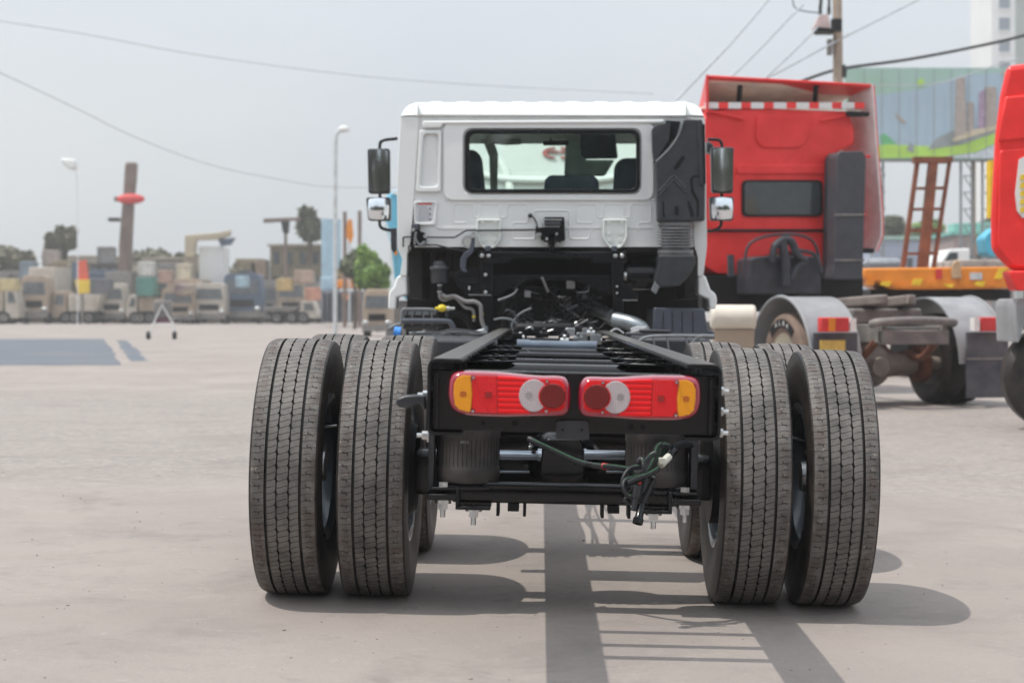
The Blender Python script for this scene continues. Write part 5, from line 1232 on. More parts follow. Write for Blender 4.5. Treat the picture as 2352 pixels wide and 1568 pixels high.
for k in range(8): b = B(); W(b, 744+k*11, 674, 747+k*11, 736, 111.9, 111.998); part('rib', b, dark, mb)
b = B(); W(b, 770, 642, 836, 662, 112.2, 115); part('top_rail', b, orange, r, bevel=.05)
b = B(); W(b, 736, 636, 768, 666, 112.3, 115); part('blue_cabin', b, lblue, r, bevel=.05)
b = WP([(784, 676), (806, 676), (794, 694)], 111.6, 111.88); part('orange_mark', b, orange, mb)
b = B(); W(b, 768, 616, 828, 640, 114, 116); part('rear_load', b, brownw, r, bevel=.1)
# nearer pale truck just left of the wheel arch
front_truck(866, 66, 664, 72, beigev, 'dusty beige truck partly hidden by the white cab on its left', group='trucks parked across the far side of the yard')
# little wheeled stand in mid yard
r = root('wheeled_stand', (P(372, 0, 66).x, 66, 0.05), 'small white stand on two little wheels in the open yard', 'stand')
D = 66
b = B(); b.tube([P(345, 768, D), P(352, 744, D), P(372, 700, D), P(398, 744, D), P(400, 766, D)], .035, 8, smooth=1); b.tube([P(352, 744, D), P(398, 744, D)], .03, 8); part('frame', b, twhite, r)
b = WP([(358, 732), (388, 728), (392, 742), (354, 744)], D, D+.5); part('seat', b, mk('maroon_pad', (.12, .05, .07), .7), r, bevel=.05)
for x in (341, 401):
    b = B(); c = P(x, 770, D); b.lathe([(.03, -.06), (.15, -.06), (.17, 0), (.15, .06), (.03, .06)], c, 'X', 18); part('wheel', b, dark, r)
b = B(); W(b, 352, 690, 392, 730, D+.1, D+.5); part('grey_box', b, dustgrey, r, bevel=.05)

# light blue truck peeping out left of the white cab
D = 24
r = root('blue_truck', (P(905, 0, D).x, D, .03), 'light blue truck cab peeping out on the left behind the white cab', 'truck')
L = [(893, 438), (915, 434), (1010, 434), (1010, 690), (930, 690), (905, 640), (897, 560), (884, 520), (884, 460)]
b = WP(L, D, D+2.2); c = part('cab', b, bluem, r, bevel=.06)
b = WP([(893, 440), (925, 436), (925, 452), (905, 445)], D-.03, D-.005); part('sun_visor', b, twhite, c)
b = WP([(893, 570), (899, 570), (901, 640), (896, 610)], D-.04, D-.005); part('side_trim', b, twhite, c)
b = B(); W(b, 905, 575, 912, 585, D-.05, D); part('marker_light', b, orange, c)
b = B()
for k in range(5): b.tube([P(884+k*2.5, 506+k*8, D-.03), P(894+k*2, 530+k*8, D-.03)], .008, 6)
part('white_stripes', b, twhite, c)
b = B(); W(b, 905, 690, 1010, 790, D+.2, D+2); part('bumper', b, dustgrey, r)
wheels_for(r, [(P(915, 0, D).x, D+1.2, .45), (P(1010, 0, D).x+.9, D+1.2, .45)], .5, .3)
# white truck facing us, seen through the cab windows, with its red oval emblem
D = 21.5
r = root('white_truck', (P(1262, 0, D).x, D, 0), 'white truck with a red oval emblem seen through the rear window of the cab', 'truck')
b = WP(rp2([(1020, 760), (1010, 420), (1060, 262), (1480, 262), (1520, 420), (1515, 760)], 30, 4), D, D+2.2); c = part('cab', b, white, r, bevel=.12, )
b = B(); b.tube([P(1080, 380, D-.02), P(1150, 400, D-.05), (P(1300, 404, D-.06)), P(1400, 400, D-.05), P(1480, 380, D-.02)], .045, 10, smooth=5); part('pressed_line', b, white, c)
b = B(); b.tube([P(1130, 330, D-.0), P(1165, 400, D-.02), P(1180, 520, D-.02)], .06, 10, smooth=5); part('pressed_line', b, white, c)
ec = P(1283, 336, D); ew, eh = .20, .078
n = 48
def ell(w_, h_, dx=0, dz=0, a0=0, a1=2*math.pi): return [(ec.x+dx+w_*math.cos(a0+(a1-a0)*k/n), ec.z+dz+h_*math.sin(a0+(a1-a0)*k/n)) for k in range(n+1)]
em_m = mk('dull_red_emblem', (.42, .10, .10), .5)
for a0, a1 in ((R(-78), R(78)), (R(102), R(258))):
    o = ell(ew, eh, a0=a0, a1=a1); i = ell(ew*.72, eh*.80, a0=a0, a1=a1)
    b = B(); b.prism([(x, D-.035, z) for x, z in o+i[::-1]], (0, .03, 0)); part('emblem', b, em_m, c)
b = B(); b.box(ec.x-ew*.74, ec.x+ew*.74, D-.035, D-.005, ec.z+eh*.12, ec.z+eh*.30); part('emblem', b, em_m, c)
for o_ in [c]+list(c.children):
    for v in o_.data.vertices: v.co.y += max(0, v.co.z-1.6)*.55
wheels_for(r, [(P(1262, 0, D).x-1.0, D+1.1, .45), (P(1262, 0, D).x+1.0, D+1.1, .45)], .5, .3)
b = WPm([(P(1030, 0, D).x, .25), (P(1030, 0, D).x, .8), (P(1505, 0, D).x, .8), (P(1505, 0, D).x, .25)], D, .2); part('bumper', b, grey, r, bevel=.05)

# ---- red tractor unit on the right, turned a little to the left
TX, TY_, TA = 4.36, 22.4, R(17)
rt = root('red_tractor', (TX, TY_, gz(TX)), 'red tractor unit with roof deflector and dusty bare chassis, right of the white cab', 'truck', rz=TA)
def RL(name, b, m, par=rt, **k): return part(name, b, m, par, space='L', **k)
MR = Matrix.Translation((TX, TY_, gz(TX))) @ Matrix.Rotation(TA, 4, 'Z'); MRI = MR.inverted()
def QR(zx, zy, ly, y0=138):              # picture measure -> point on the tractor's plane local y = ly
    dx = zx*.336+1562; dy = zy*.336+y0
    o = Vector((0, 0, H)); d = Vector(((dx-CX)/F, 1, -(dy-CY)/F)); o2 = MRI @ o; d2 = MRI.to_3x3() @ d
    t = (ly-o2.y)/d2.y; return o2+d2*t
def QP(pts, ly, th, y0=138, rnd=0, **k):
    if rnd: pts = rp2(pts, rnd, 4)
    b = B(); L = [QR(x, y, ly, y0) for x, y in pts]; b.prism([(p.x, ly, p.z) for p in L], (0, th, 0)); return b
CYL = 3.1
RL('cab', QP([(175, 390), (215, 345), (330, 335), (1040, 335), (1150, 360), (1190, 470), (1190, 570), (1062, 640), (1058, 1160), (1050, 1390), (960, 1480), (880, 1350), (700, 1300), (480, 1380), (440, 1470), (250, 1460), (120, 1380), (120, 1160), (150, 640)], CYL, 2.2, rnd=14), redp, bevel=.05, seg=3)
cabR = rt.children[0]
for i_ in range(7):
    xa = 175+i_*155; RL('reflective_patch', QP([(xa, 290), (xa+88, 290), (xa+88, 332), (xa, 332)], CYL-.03, .03), twhite, cabR)
    RL('red_patch', QP([(xa+88, 290), (xa+155, 290), (xa+155, 332), (xa+88, 332)], CYL-.03, .03), redp2, cabR)
for pts in ([(525, 375), (885, 375), (900, 430), (870, 560), (820, 600), (560, 600), (515, 540)], [(385, 715), (1045, 715), (1045, 780), (385, 780)]):
    RL('pressed_panel', QP(pts, CYL-.03, .03, rnd=30), redp, cabR, bevel=.02, seg=3)
wf = RL('rear_window', QP([(425, 820), (975, 820), (975, 1070), (425, 1070)], CYL-.03, .05, rnd=40), dark, cabR)
RL('pane', QP([(442, 836), (958, 836), (958, 1055), (442, 1055)], CYL-.035, .004, rnd=32), dwin, wf)
for pa, pb in (((185, 345), (440, 405)), ((965, 415), (1180, 370)), ((190, 1165), (1055, 1165)), ((1005, 655), (1300, 660)), ((1010, 1040), (1270, 1055))):
    b = B(); b.tube([QR(*pa, CYL-.05), QR(*pb, CYL-.05)], .022, 8); RL('rail', b, redp if pa[1] != 1165 else dark, cabR)
# deflector: a curved shell open to the back
dfl = []
b = B(); o = [QR(x, y, CYL-.1) for x, y in rp2([(150, 420), (195, 115), (1310, 135), (1345, 420), (1385, 1130), (1380, 1320), (1255, 1320), (1262, 640), (1240, 420), (1180, 330), (175, 300)], [10, 20, 30, 10, 10, 10, 10, 10, 30, 20, 10], 4)]
zt0 = QR(600, 118, CYL-.1).z; zl = QR(600, 330, CYL-.1).z
xa = QR(195, 115, CYL-.1).x; xb = QR(1312, 135, CYL-.1).x; xw = QR(1375, 1130, CYL-.1).x
b = B(); b.prism([(xa, CYL-.1, zt0), (xa+.62, CYL+1.7, zl+.15), (xb-.2, CYL+1.7, zl+.15), (xb, CYL-.1, zt0-.03)], (0, 0, -.05)); df = RL('roof_deflector', b, redp, bevel=.02)
b = B(); b.prism([(xa+.02, CYL+.0, zt0-.06), (xa+.62, CYL+1.65, zl+.08), (xb-.2, CYL+1.65, zl+.08), (xb-.02, CYL+.0, zt0-.06)], (0, 0, -.02)); RL('deflector_lining', b, beige, df)
b = B(); b.box(xa+.05, xb-.15, CYL-.02, CYL+1.6, zl+.005, zl+.03); RL('bounce_sheet', b, beige, df)  # pale sheet added to bounce light up onto the deflector lining
b = B(); b.prism([(xa, CYL-.1, zt0), (xa+.6, CYL+1.7, zl+.1), (xa+.6, CYL+1.7, zl-.1), (xa, CYL-.1, zl-.1)], (-.04, 0, 0)); RL('deflector_side', b, redp, df)
zq = QR(1380, 1310, CYL-.1).z
lev = [(xb, zt0-.05, .10, .5), (xb+(xw-xb)*.3, zl-.2, .10, .9), (xw, zl-1.6, .09, .9), (xw, zq+.25, .09, .9), (xw-.10, zq, .06, .8)]
for nm, m_, off, th_ in (('side_fairing_inside', offw, 0, .02), ('deflector_side', redp, .0215, .02)):
    b = B(); rows_ = []
    for x_, z_, inn, dep_ in lev:
        rows_.append([b.m.verts.new(v) for v in ((x_+off, CYL-.1, z_), (x_+off+th_, CYL-.1, z_), (x_+off+th_-inn, CYL-.1+dep_, z_), (x_+off-inn, CYL-.1+dep_, z_))])
    for r0, r1 in zip(rows_, rows_[1:]):
        for k in range(4): b.m.faces.new((r0[k], r0[(k+1) % 4], r1[(k+1) % 4], r1[k]))
    b.m.faces.new(rows_[0]); b.m.faces.new(rows_[-1][::-1]); RL(nm, b, m_, df)
for x in (410, 930): b = B(); b.tube([QR(x, 180, CYL-.05), QR(x-8, 280, CYL+.1)], .04, 8); RL('deflector_strut', b, dark, df)
b = QP([(1150, 345), (1300, 355), (1300, 385), (1150, 385)], CYL-.15, .1); RL('bracket', b, dark, df, bevel=.02)
b = QP([(1230, 1285), (1330, 1285), (1330, 1320), (1230, 1320)], CYL-.15, .1); RL('bracket', b, dark, df, bevel=.02)
st_ = RL('air_stack', QP([(1072, 660), (1095, 625), (1250, 622), (1275, 660), (1250, 1500), (1030, 1500), (1055, 1400)], CYL-.45, .4, rnd=14), mk('dark_grey_stack', (.05, .052, .062), .6, bump=.2), bevel=.04)
for y in (1050, 1360): b = QP([(1058, y), (1262, y), (1262, y+14), (1058, y+14)], CYL-.47, .02); RL('stack_strap', b, dustgrey, st_)
# clutter behind the cab
blk = mk('grimy_black_parts', (.03, .033, .042), .55, var=.3)
RL('equipment_box', QP([(480, 1360), (540, 1340), (940, 1340), (965, 1400), (965, 1600), (480, 1600)], CYL-.6, .5, rnd=14), blk, bevel=.03)
for pts, r_ in (([(640, 1280), (700, 1230), (760, 1240), (800, 1330), (860, 1370)], .06), ([(700, 1240), (720, 1400), (720, 1540)], .07), ([(800, 1300), (920, 1330), (965, 1450)], .03), ([(440, 1420), (480, 1250), (700, 1190), (900, 1230), (960, 1400)], .02), ([(630, 1380), (640, 1290), (660, 1270)], .05), ([(345, 1330), (350, 1480)], .05), ([(860, 1380), (800, 1420), (760, 1500)], .05)):
    b = B(); b.tube([QR(x, y, CYL-.7) for x, y in pts], r_, 10, smooth=4); RL('hose', b, blk)
RL('lower_dark_frame', QP([(150, 1470), (1250, 1470), (1250, 1720), (150, 1720)], CYL-.1, 1.5), dark)
# chassis
b = B()
for s_ in (-1, 1): b.box(s_*.46, s_*.38, -1.0, 5.5, .82, 1.05)
RL('frame_rail', b, dustgrey, bevel=.01)
for y in (-.95, .2, 1.6): b = B(); b.box(-.38, .38, y, y+.12, .86, 1.02); RL('crossmember', b, dustgrey, bevel=.01)
# fifth wheel plate: thick dished horseshoe
b = B(); L = rp2([(-.50, .1), (-.48, .75), (.48, .75), (.50, .1), (.28, -.55), (.14, -.62), (.10, -.1), (-.10, -.1), (-.14, -.62), (-.28, -.55)], .1, 4)
b.prism([(x, y, 1.26-.06*y) for x, y in L], (0, 0, .13)); fw_ = RL('fifth_wheel', b, mk('greasy_brown_steel', (.19, .16, .145), .5, var=.2, scale=4), bevel=.03)
b = B(); b.box(-.5, .5, -.3, .35, 1.05, 1.25); RL('fifth_wheel_mount', b, dustgrey, fw_, bevel=.03)
b = B(); b.box(-.46, .46, -1.05, -.90, .80, .98); b.tube([(-.55, -.9, 1.05), (-.5, -1.05, 1.08), (0, -1.1, 1.1), (.5, -1.05, 1.08), (.55, -.9, 1.05)], .05, 10, smooth=5); RL('rear_beam', b, dustgrey, bevel=.02)
b = B(); b.ball((-.12, .0, .52), .30, (1, 1, 1), 24, 14); b.cyl((-.12, -.2, .50), (-.12, -.36, .50), .16, .12, 20); b.cyl((-.95, 0, .52), (-.3, 0, .52), .09, .15, 16); b.cyl((.95, 0, .52), (.1, 0, .52), .09, .17, 16); RL('rear_axle', b, mk('dusty_brown_axle', (.22, .185, .16), .7, var=.15), bevel=.0)
for s_ in (-1, 1):
    b = B(); b.lathe([(.08, 0), (.24, .02), (.24, .14), (.20, .16), (.08, .16)], (s_*.62-.08, 0, .52), 'X', 20); RL('brake_drum', b, rust)
    b = B(); b.tube([(s_*.42, -.8, .85), (s_*.44, -.4, .62), (s_*.44, 0, .66), (s_*.44, .4, .62), (s_*.42, .8, .85)], .05, 8, smooth=5); RL('leaf_spring', b, rust)
for s_ in (-1, 1):
    for u in (.88, 1.19):
        b = B(); b.lathe([(.34, -.13), (.45, -.155), (.53, -.15), (.58, -.12), (.595, -.05), (.595, .05), (.58, .12), (.53, .15), (.45, .155), (.34, .13), (.31, 0)], (s_*u, 0, .595), 'X', 48, closed=True)
        t = RL('tyre', b, [farside] if s_ < 0 and u > 1 else [side_m])
        b = B(); b.lathe([(.34, -.13), (.325, -.10), (.29, -.02), (.14, .02), (.05, .02), (.05, .06), (.15, .06), (.30, .03), (.34, .13)], (s_*u, 0, .595), 'X', 32, closed=True); RL('rim', b, tankw if s_ < 0 else dustgrey, t)
        if s_ < 0 and u > 1:
            # black band with white letters on the outer sidewall
            b = B(); o_ = []; i_2 = []
            for k in range(13): a = R(45+7.5*k); o_.append((math.cos(a)*.52, math.sin(a)*.52)); i_2.append((math.cos(a)*.415, math.sin(a)*.415))
            b.prism([(-u-.158, y, .595+z) for y, z in o_+i_2[::-1]], (.006, 0, 0)); RL('sidewall_band', b, dark, t)
            for ch, ang in (('A', 112), ('B', 98), ('L', 84), ('X', 70)):
                a = R(ang); RotM = Matrix(((0, 0, -1), (-1, 0, 0), (0, 1, 0))); RotM = Matrix.Rotation(a-R(90), 3, 'X') @ RotM
                text(ch, .085, Vector((-u-.160, math.cos(a)*.44, .595+math.sin(a)*.44)), RotM, offw, t, 'L')
    # fender arch over the duals
    b = B(); sec = [(.66, .0), (.675, .0)]
    L0 = [(math.cos(R(a))*.92, .52+math.sin(R(a))*.88) for a in range(-8, 180, 6)]; L1 = [(math.cos(R(a))*.90, .52+math.sin(R(a))*.86) for a in range(-8, 180, 6)]
    xa_, xb_2 = sorted((s_*.68, s_*1.36))
    b.prism([(xa_, y, z) for y, z in L0+L1[::-1]], (xb_2-xa_, 0, 0)); fe = RL('fender', b, fendm)
    b = B(); b.tube([(s_*1.36, y, z) for y, z in L0], .022, 8); RL('fender_lip', b, fendm, fe)
    lb = B(); lb.box(s_*1.30, s_*.92, -1.04, -.93, .96, 1.14); lp_ = RL('tail_lamp', lb, redsign, bevel=.015)
    b = B(); xx = sorted((s_*(1.20 if s_ < 0 else 1.24), s_*(1.12 if s_ < 0 else 1.16))); b.box(xx[0], xx[1], -1.06, -1.042, .97, 1.13); RL('amber_lens', b, orange, lp_)
    b = B(); xx = sorted((s_*.90, s_*.82)); b.box(xx[0], xx[1], -1.03, -.93, .97, 1.13); RL('white_end', b, offw, lp_)
    b = B(); xx = sorted((s_*1.36, s_*.76)); b.box(xx[0], xx[1], -.95, -.925, .12 if s_ > 0 else .3, .95); mf = RL('mud_flap', b, mudf, bevel=.005)
    if s_ > 0:
        b = B(); b.box(xx[0]-.03, xx[1]+.03, -.965, -.952, .60, .63); RL('flap_bar', b, dustgrey, mf)
b = B(); b.box(-1.28, -.94, -.975, -.955, .60, .86); RL('plate', b, mk('dull_yellow_plate', (.60, .42, .10), .5), bevel=.005)
b = B(); b.cyl((-1.2, 1.3, .62), (-1.2, 3.0, .62), .30, seg=28); RL('fuel_tank', b, tankw, bevel=.02)
b = B()
for y in (1.6, 2.6): b.lathe([(.305, 0), (.315, 0), (.315, .06), (.305, .06)], (-1.2, y, .62), 'Y', 28, closed=True)
RL('tank_band', b, steel)
b = B(); b.box(-1.5, -1.42, 1.35, 1.42, .76, .86); RL('marker_light', b, orange)
for s_ in (-1, 1):
    b = B(); b.lathe([(.2, -.15), (.46, -.15), (.52, -.08), (.52, .08), (.46, .15), (.2, .15)], (s_*1.02, 4.6, .52), 'X', 28); RL('tyre', b, side_m)
# cream tank / silencer left of it
D = 19.5
r = root('cream_tank', (P(1690, 0, D).x, D, 0), 'cream coloured cylinder tank on a stand between the white cab and red tractor', 'tank')
b = B(); b.cyl(P(1632, 728, D), P(1735, 728, D), .14, seg=24); part('barrel', b, tankw, r, bevel=.03)
b = B(); W(b, 1640, 756, 1732, 800, D-.05, D+.1); part('stand', b, beigev, r, bevel=.01)
for x in (1650, 1720): b = B(); W(b, x, 795, x+8, 935, D, D+.06); part('leg', b, dustgrey, r)

# ---- second red truck at the right edge
D = 17.2; SK = Vector((.72, 2.4, 0))
r = root('red_truck', (P(2420, 0, D).x, D+1, gz(5)), 'bright red truck cab with white and yellow graphics at the right edge', 'truck')
b = B(); b.prism([tuple(P(x, y, D)) for x, y in [(2312, 150), (2420, 138), (2800, 138), (2800, 660), (2330, 620), (2316, 618), (2276, 575), (2275, 500), (2284, 320), (2296, 220)]], SK); c = part('cab', b, redp2, r, bevel=.07, seg=3)
part('upper_panel', WP([(2310, 222), (2420, 212), (2420, 310), (2292, 325), (2300, 270)], D-.04, D-.003), redp2, c, bevel=.02)
part('door_panel', WP(rp2([(2296, 345), (2420, 335), (2420, 610), (2330, 612), (2292, 570)], 10), D-.03, D-.003), redp2, c, bevel=.02)
def zr3(x, y): return (x*.370+1911.0, y*.370+110.3)
part('white_letter', WP([zr3(*p) for p in ((1165, 690), (1205, 670), (1222, 700), (1212, 1040), (1185, 1055), (1150, 1010), (1140, 900))], D-.06, D-.032), twhite, c)
for k in range(5): part('yellow_letter', WP([zr3(*p) for p in ((1172, 790+k*50), (1208, 780+k*50), (1206, 815+k*50), (1170, 822+k*50))], D-.075, D-.062), yelm, c)
part('yellow_letter', WP([zr3(*p) for p in ((1232, 960), (1235, 880), (1265, 830), (1320, 800), (1320, 850), (1285, 870), (1270, 900), (1268, 965))], D-.06, D-.032), yelm, c)
part('white_letter', WP([zr3(*p) for p in ((1270, 1000), (1320, 960), (1320, 1080), (1240, 1085), (1225, 1060))], D-.06, D-.032), twhite, c)
part('white_letter', WP([zr3(*p) for p in ((1245, 1320), (1320, 1310), (1320, 1395), (1250, 1395))], D-.06, D-.032), twhite, c)
part('fender', WP(rp2([(2334, 700), (2340, 685), (2480, 685), (2480, 730), (2360, 730), (2338, 790)], 8), D+.1, D+.9), fendm, r, bevel=.02)
part('pink_step', WP(rp2([(2318, 622), (2460, 620), (2460, 665), (2335, 668)], 8), D-.1, D+.2), redp2, r, bevel=.02)
b = B(); cc = P(2420, 0, D); b.lathe([(.25, -.15), (.48, -.15), (.54, -.08), (.54, .08), (.48, .15), (.25, .15)], (P(2462, 0, D).x, D+.6, .49), 'Y', 36); w_ = part('wheel', b, side_m, r)
b = B(); b.lathe([(.05, -.14), (.22, -.16), (.25, -.15), (.25, .1), (.05, .1)], (P(2462, 0, D).x, D+.6, .49), 'Y', 24); part('rim', b, dustgrey, w_)
b = B(); W(b, 2370, 660, 2700, 760, D+.9, D+1.2); part('chassis', b, dark, r)

# ---- orange low loader with rusty ramps
D = 31
r = root('low_loader', (P(2150, 0, D).x, D, -.05), 'orange low loader trailer deck behind the red tractor', 'trailer')
b = WP([(1984, 616), (2322, 612), (2322, 662), (2160, 664), (2060, 664), (2030, 648), (1984, 640)], D, D+2.4); dk = part('deck', b, orange, r, bevel=.03)
for k in range(9):
    x = 1990+k*36; part('yellow_patch', WP([(x, 640+(k % 3)*6), (x+22, 640+(k % 3)*6), (x+16, 656+(k % 3)*3), (x-4, 654)], D-.03, D-.003), yelm if k % 2 else orange, dk)
part('yellow_stripe', WP([(2295, 616), (2312, 616), (2300, 640), (2284, 640)], D-.03, D-.003), yelm, dk)
part('grey_plate', WP([(2228, 626), (2256, 626), (2256, 642), (2228, 642)], D-.03, D-.003), galv, dk)
part('red_patch', WP([(2150, 618), (2164, 618), (2164, 640), (2150, 640)], D-.03, D-.003), redsign, dk)
wheels_for(r, [(P(x, 0, D).x, D+1.2, .40) for x in (2010, 2120, 2300)], .45, .3)
b = B(); W(b, 2000, 664, 2320, 690, D+.6, D+1.8); part('axle_frame', b, dark, r)
part('raised_bracket', WP([(2186, 608), (2196, 596), (2206, 600), (2210, 640), (2186, 640)], D-.06, D-.004), mk('tan_bracket', (.5, .34, .2), .6), dk, bevel=.02)
D = 33
rr_ = root('loading_ramp', (P(2110, 0, D).x, D, .7), 'tall rusty ladder shaped loading ramp standing up on the trailer', 'ramp')
for L in ([(2105, 364), (2114, 364), (2080, 615), (2070, 615)], [(2180, 364), (2187, 364), (2150, 615), (2142, 615)]): part('side_rail', WP(L, D, D+.12), rust, rr_)
part('centre_beam', WP([(2136, 364), (2156, 364), (2130, 645), (2106, 645)], D-.05, D+.12), rust, rr_)
part('top_bar', WP([(2100, 360), (2190, 360), (2188, 374), (2100, 374)], D-.07, D+.15), rust, rr_)
for k, y in enumerate((430, 478, 527, 580)):
    x0 = 2105-(y-364)*.135; part('rung', WP([(x0, y), (x0+80, y-2), (x0+80, y+5), (x0, y+6)], D+.01, D+.09), rust, rr_)
# pile of grey goods, white van, buildings beyond
b = B(); W(b, 2200, 596, 2320, 614, 36, 38); solo('timber_stack', b, mk('greyed_timber', (.33, .28, .25), .8, var=.3, scale=3), P(2260, 614, 37), 'stack of greyed planks lying behind the orange trailer', 'timber', bevel=.03)
b = B(); W(b, 1990, 592, 2075, 616, 36, 39); solo('grey_tarp_load', b, mk('grey_tarpaulin', (.28, .30, .33), .8), P(2030, 616, 37), 'grey tarpaulin covered load left of the rusty ramp', 'load', bevel=.2)
D = 60
r = root('white_van', (P(2180, 0, D).x, D, -.05), 'small white van parked behind the rusty ramp', 'van')
b = WP(rp2([(2160, 668), (2160, 600), (2180, 572), (2228, 570), (2228, 668)], 5), D, D+3.5); c = part('body', b, twhite, r, bevel=.08)
part('windscreen', WP([(2166, 604), (2182, 580), (2200, 580), (2200, 604)], D-.03, D-.003), dwin, c)
part('side_panel', WP([(2165, 616), (2226, 616), (2226, 640), (2165, 640)], D-.03, D-.003), teal, c)
wheels_for(r, [(P(2170, 0, D).x, D+.7, .3), (P(2222, 0, D).x, D+.7, .3)], .33, .2)
bldg('teal_roof_shed', 2190, 540, 2330, 118, mk('dusty_pink_wall', (.35, .27, .25), .8), 'long dusty pink shed with a teal roof beyond the trailer', 1, 6, dep=14, roof=mk('teal_roof_sheet', (.16, .42, .36), .6))
bldg('blue_grey_shed', 1995, 550, 2130, 112, mk('pale_blue_wall', (.33, .37, .46), .8), 'pale blue shed seen between the red tractor and the ramp', 1, 5, dep=14, roof=mk('sea_green_roof', (.30, .45, .38), .6))
b = WP([(2192, 513), (2330, 508), (2330, 540), (2192, 540)], 126, 128); solo('green_hillside_roof', b, mk('teal_sheet_wall', (.22, .48, .42), .7), P(2260, 540, 127), 'broad teal sheet wall above the dusty pink shed', 'wall')
b = WP(rp2([(2262, 545), (2290, 520), (2300, 530), (2300, 590), (2268, 585)], 8), 24, 24.5); r = solo('blue_tarp', b, mk('sky_blue_tarp', (.10, .45, .62), .5), P(2280, 590, 24), 'sky blue tarp bundle beside the bright red truck', 'tarp')
b = B(); W(b, 2275, 368, 2284, 500, 22, 22.2); solo('yellow_strip_board', b, yelm, P(2280, 500, 22), 'narrow yellow board upright beside the bright red truck', 'board')
for i, (x, t, b_, w_) in enumerate(((2205, 560, 600, 70), (2045, 500, 560, 110), (2120, 505, 560, 90), (2290, 500, 560, 90))):
    tree('far_tree', x, t, b_, w_, 140+i*4, leaf_d if i % 2 else leaf_b, 'dull green tree far behind the trailer, ' + ['below the lattice posts', 'beside the red tractor', 'behind the rusty ramp', 'beside the bright red truck'][i], seed=50+i, n=1200, s=.5, group='trees far behind the trailer')

# ---- billboard on lattice posts
D = 62
r = root('billboard', (P(2120, 0, D).x, D, 0), 'large faded green and blue billboard showing tower blocks above a green field', 'billboard')
b = B(); W(b, 1942, 156, 2330, 366, D, D+.3)
bb = part('board', b, mk('faded_mint_print', (.33, .50, .40), .6, var=.05, scale=.3, col2=(.38, .52, .52)), r)
def pr(nm, pts, m, k=1): part(nm, WP(pts, D-.012*k, D-.001), m, bb)
skyp = mk('print_pale_sky', (.36, .46, .54), .6, var=.06, scale=.3); limep = mk('print_lime', (.40, .62, .12), .6, var=.1, scale=.5); gp_ = mk('print_green', (.16, .45, .22), .6)
greyp = mk('print_grey_town', (.28, .31, .31), .6, var=.2, scale=.6); tanp = mk('print_tan_tower', (.38, .33, .30), .6, var=.08); mauvep = mk('print_mauve_tower', (.34, .25, .34), .6); sandp = mk('print_sand', (.50, .44, .32), .6)
pr('printed_sky', [(2010, 220), (2120, 205), (2200, 175), (2330, 165), (2330, 340), (2010, 340)], skyp, 1)
pr('printed_green_band', [(1942, 340), (2040, 332), (2130, 336), (2200, 330), (2290, 300), (2330, 292), (2330, 310), (2240, 350), (2150, 362), (1942, 364)], limep, 3)
pr('printed_white_sweep', [(2150, 362), (2240, 352), (2330, 314), (2330, 364)], mk('print_white', (.55, .60, .64), .6), 2)
pr('printed_town', [(2130, 344), (2150, 318), (2190, 300), (2330, 280), (2330, 296), (2290, 304), (2210, 332)], greyp, 4)
for i, L in enumerate(([(2197, 178), (2216, 178), (2220, 318), (2192, 318)], [(2262, 200), (2288, 200), (2290, 300), (2262, 300)], [(2250, 212), (2263, 205), (2263, 300), (2246, 302)], [(2298, 230), (2330, 218), (2330, 290), (2298, 290)], [(2222, 235), (2236, 235), (2238, 312), (2222, 314)])):
    pr('printed_tower', L, [tanp, tanp, mauvep, mauvep, tanp][i], 5)
pr('printed_street', [(2185, 320), (2230, 300), (2330, 280), (2330, 286), (2240, 312), (2190, 326)], sandp, 6)
pr('printed_leaf', [(2105, 188), (2118, 180), (2124, 190), (2112, 200)], limep, 2); pr('printed_trees', [(2020, 312), (2032, 306), (2060, 330), (2024, 336)], gp_, 2)
pr('printed_bird', [(2056, 258), (2064, 266), (2082, 280), (2074, 284), (2060, 272)], tanp, 3); pr('printed_figure', [(2082, 345), (2090, 328), (2100, 334), (2098, 352)], greyp, 4)
pr('printed_shape', [(2300, 165), (2330, 165), (2330, 190), (2318, 200)], sandp, 4)
for k in range(9):
    x = 1985+k*40; b = B(); W(b, x, 158, x+1.2, 364, D-.10, D-.085); part('panel_seam', b, bbfr, bb)
lat = []
for x in (2020, 2226, 2276):
    for dx_ in (-13, 13):
        b = B(); b.cyl((P(x+dx_, 0, D).x, D+.4, 0), (P(x+dx_, 0, D).x, D+.4, P(0, 366, D).z), .05, seg=8); o = part('post', b, bbfr, r)
    b = B()
    for k in range(9):
        y0_, y1_ = 366+k*38, 366+(k+1)*38
        b.tube([P(x-13, y0_, D+.4), P(x+13, y1_, D+.4)], .025, 6); b.tube([P(x-13, y1_, D+.4), P(x+13, y1_, D+.4)], .025, 6)
    part('lattice', b, bbfr, r)
b = B(); W(b, 2234, 360, 2241, 720, D+.5, D+.8); part('brown_post', b, beigev, r)
b = B(); W(b, 1942, 364, 2330, 370, D+.05, D+.5); part('catwalk', b, bbfr, r)

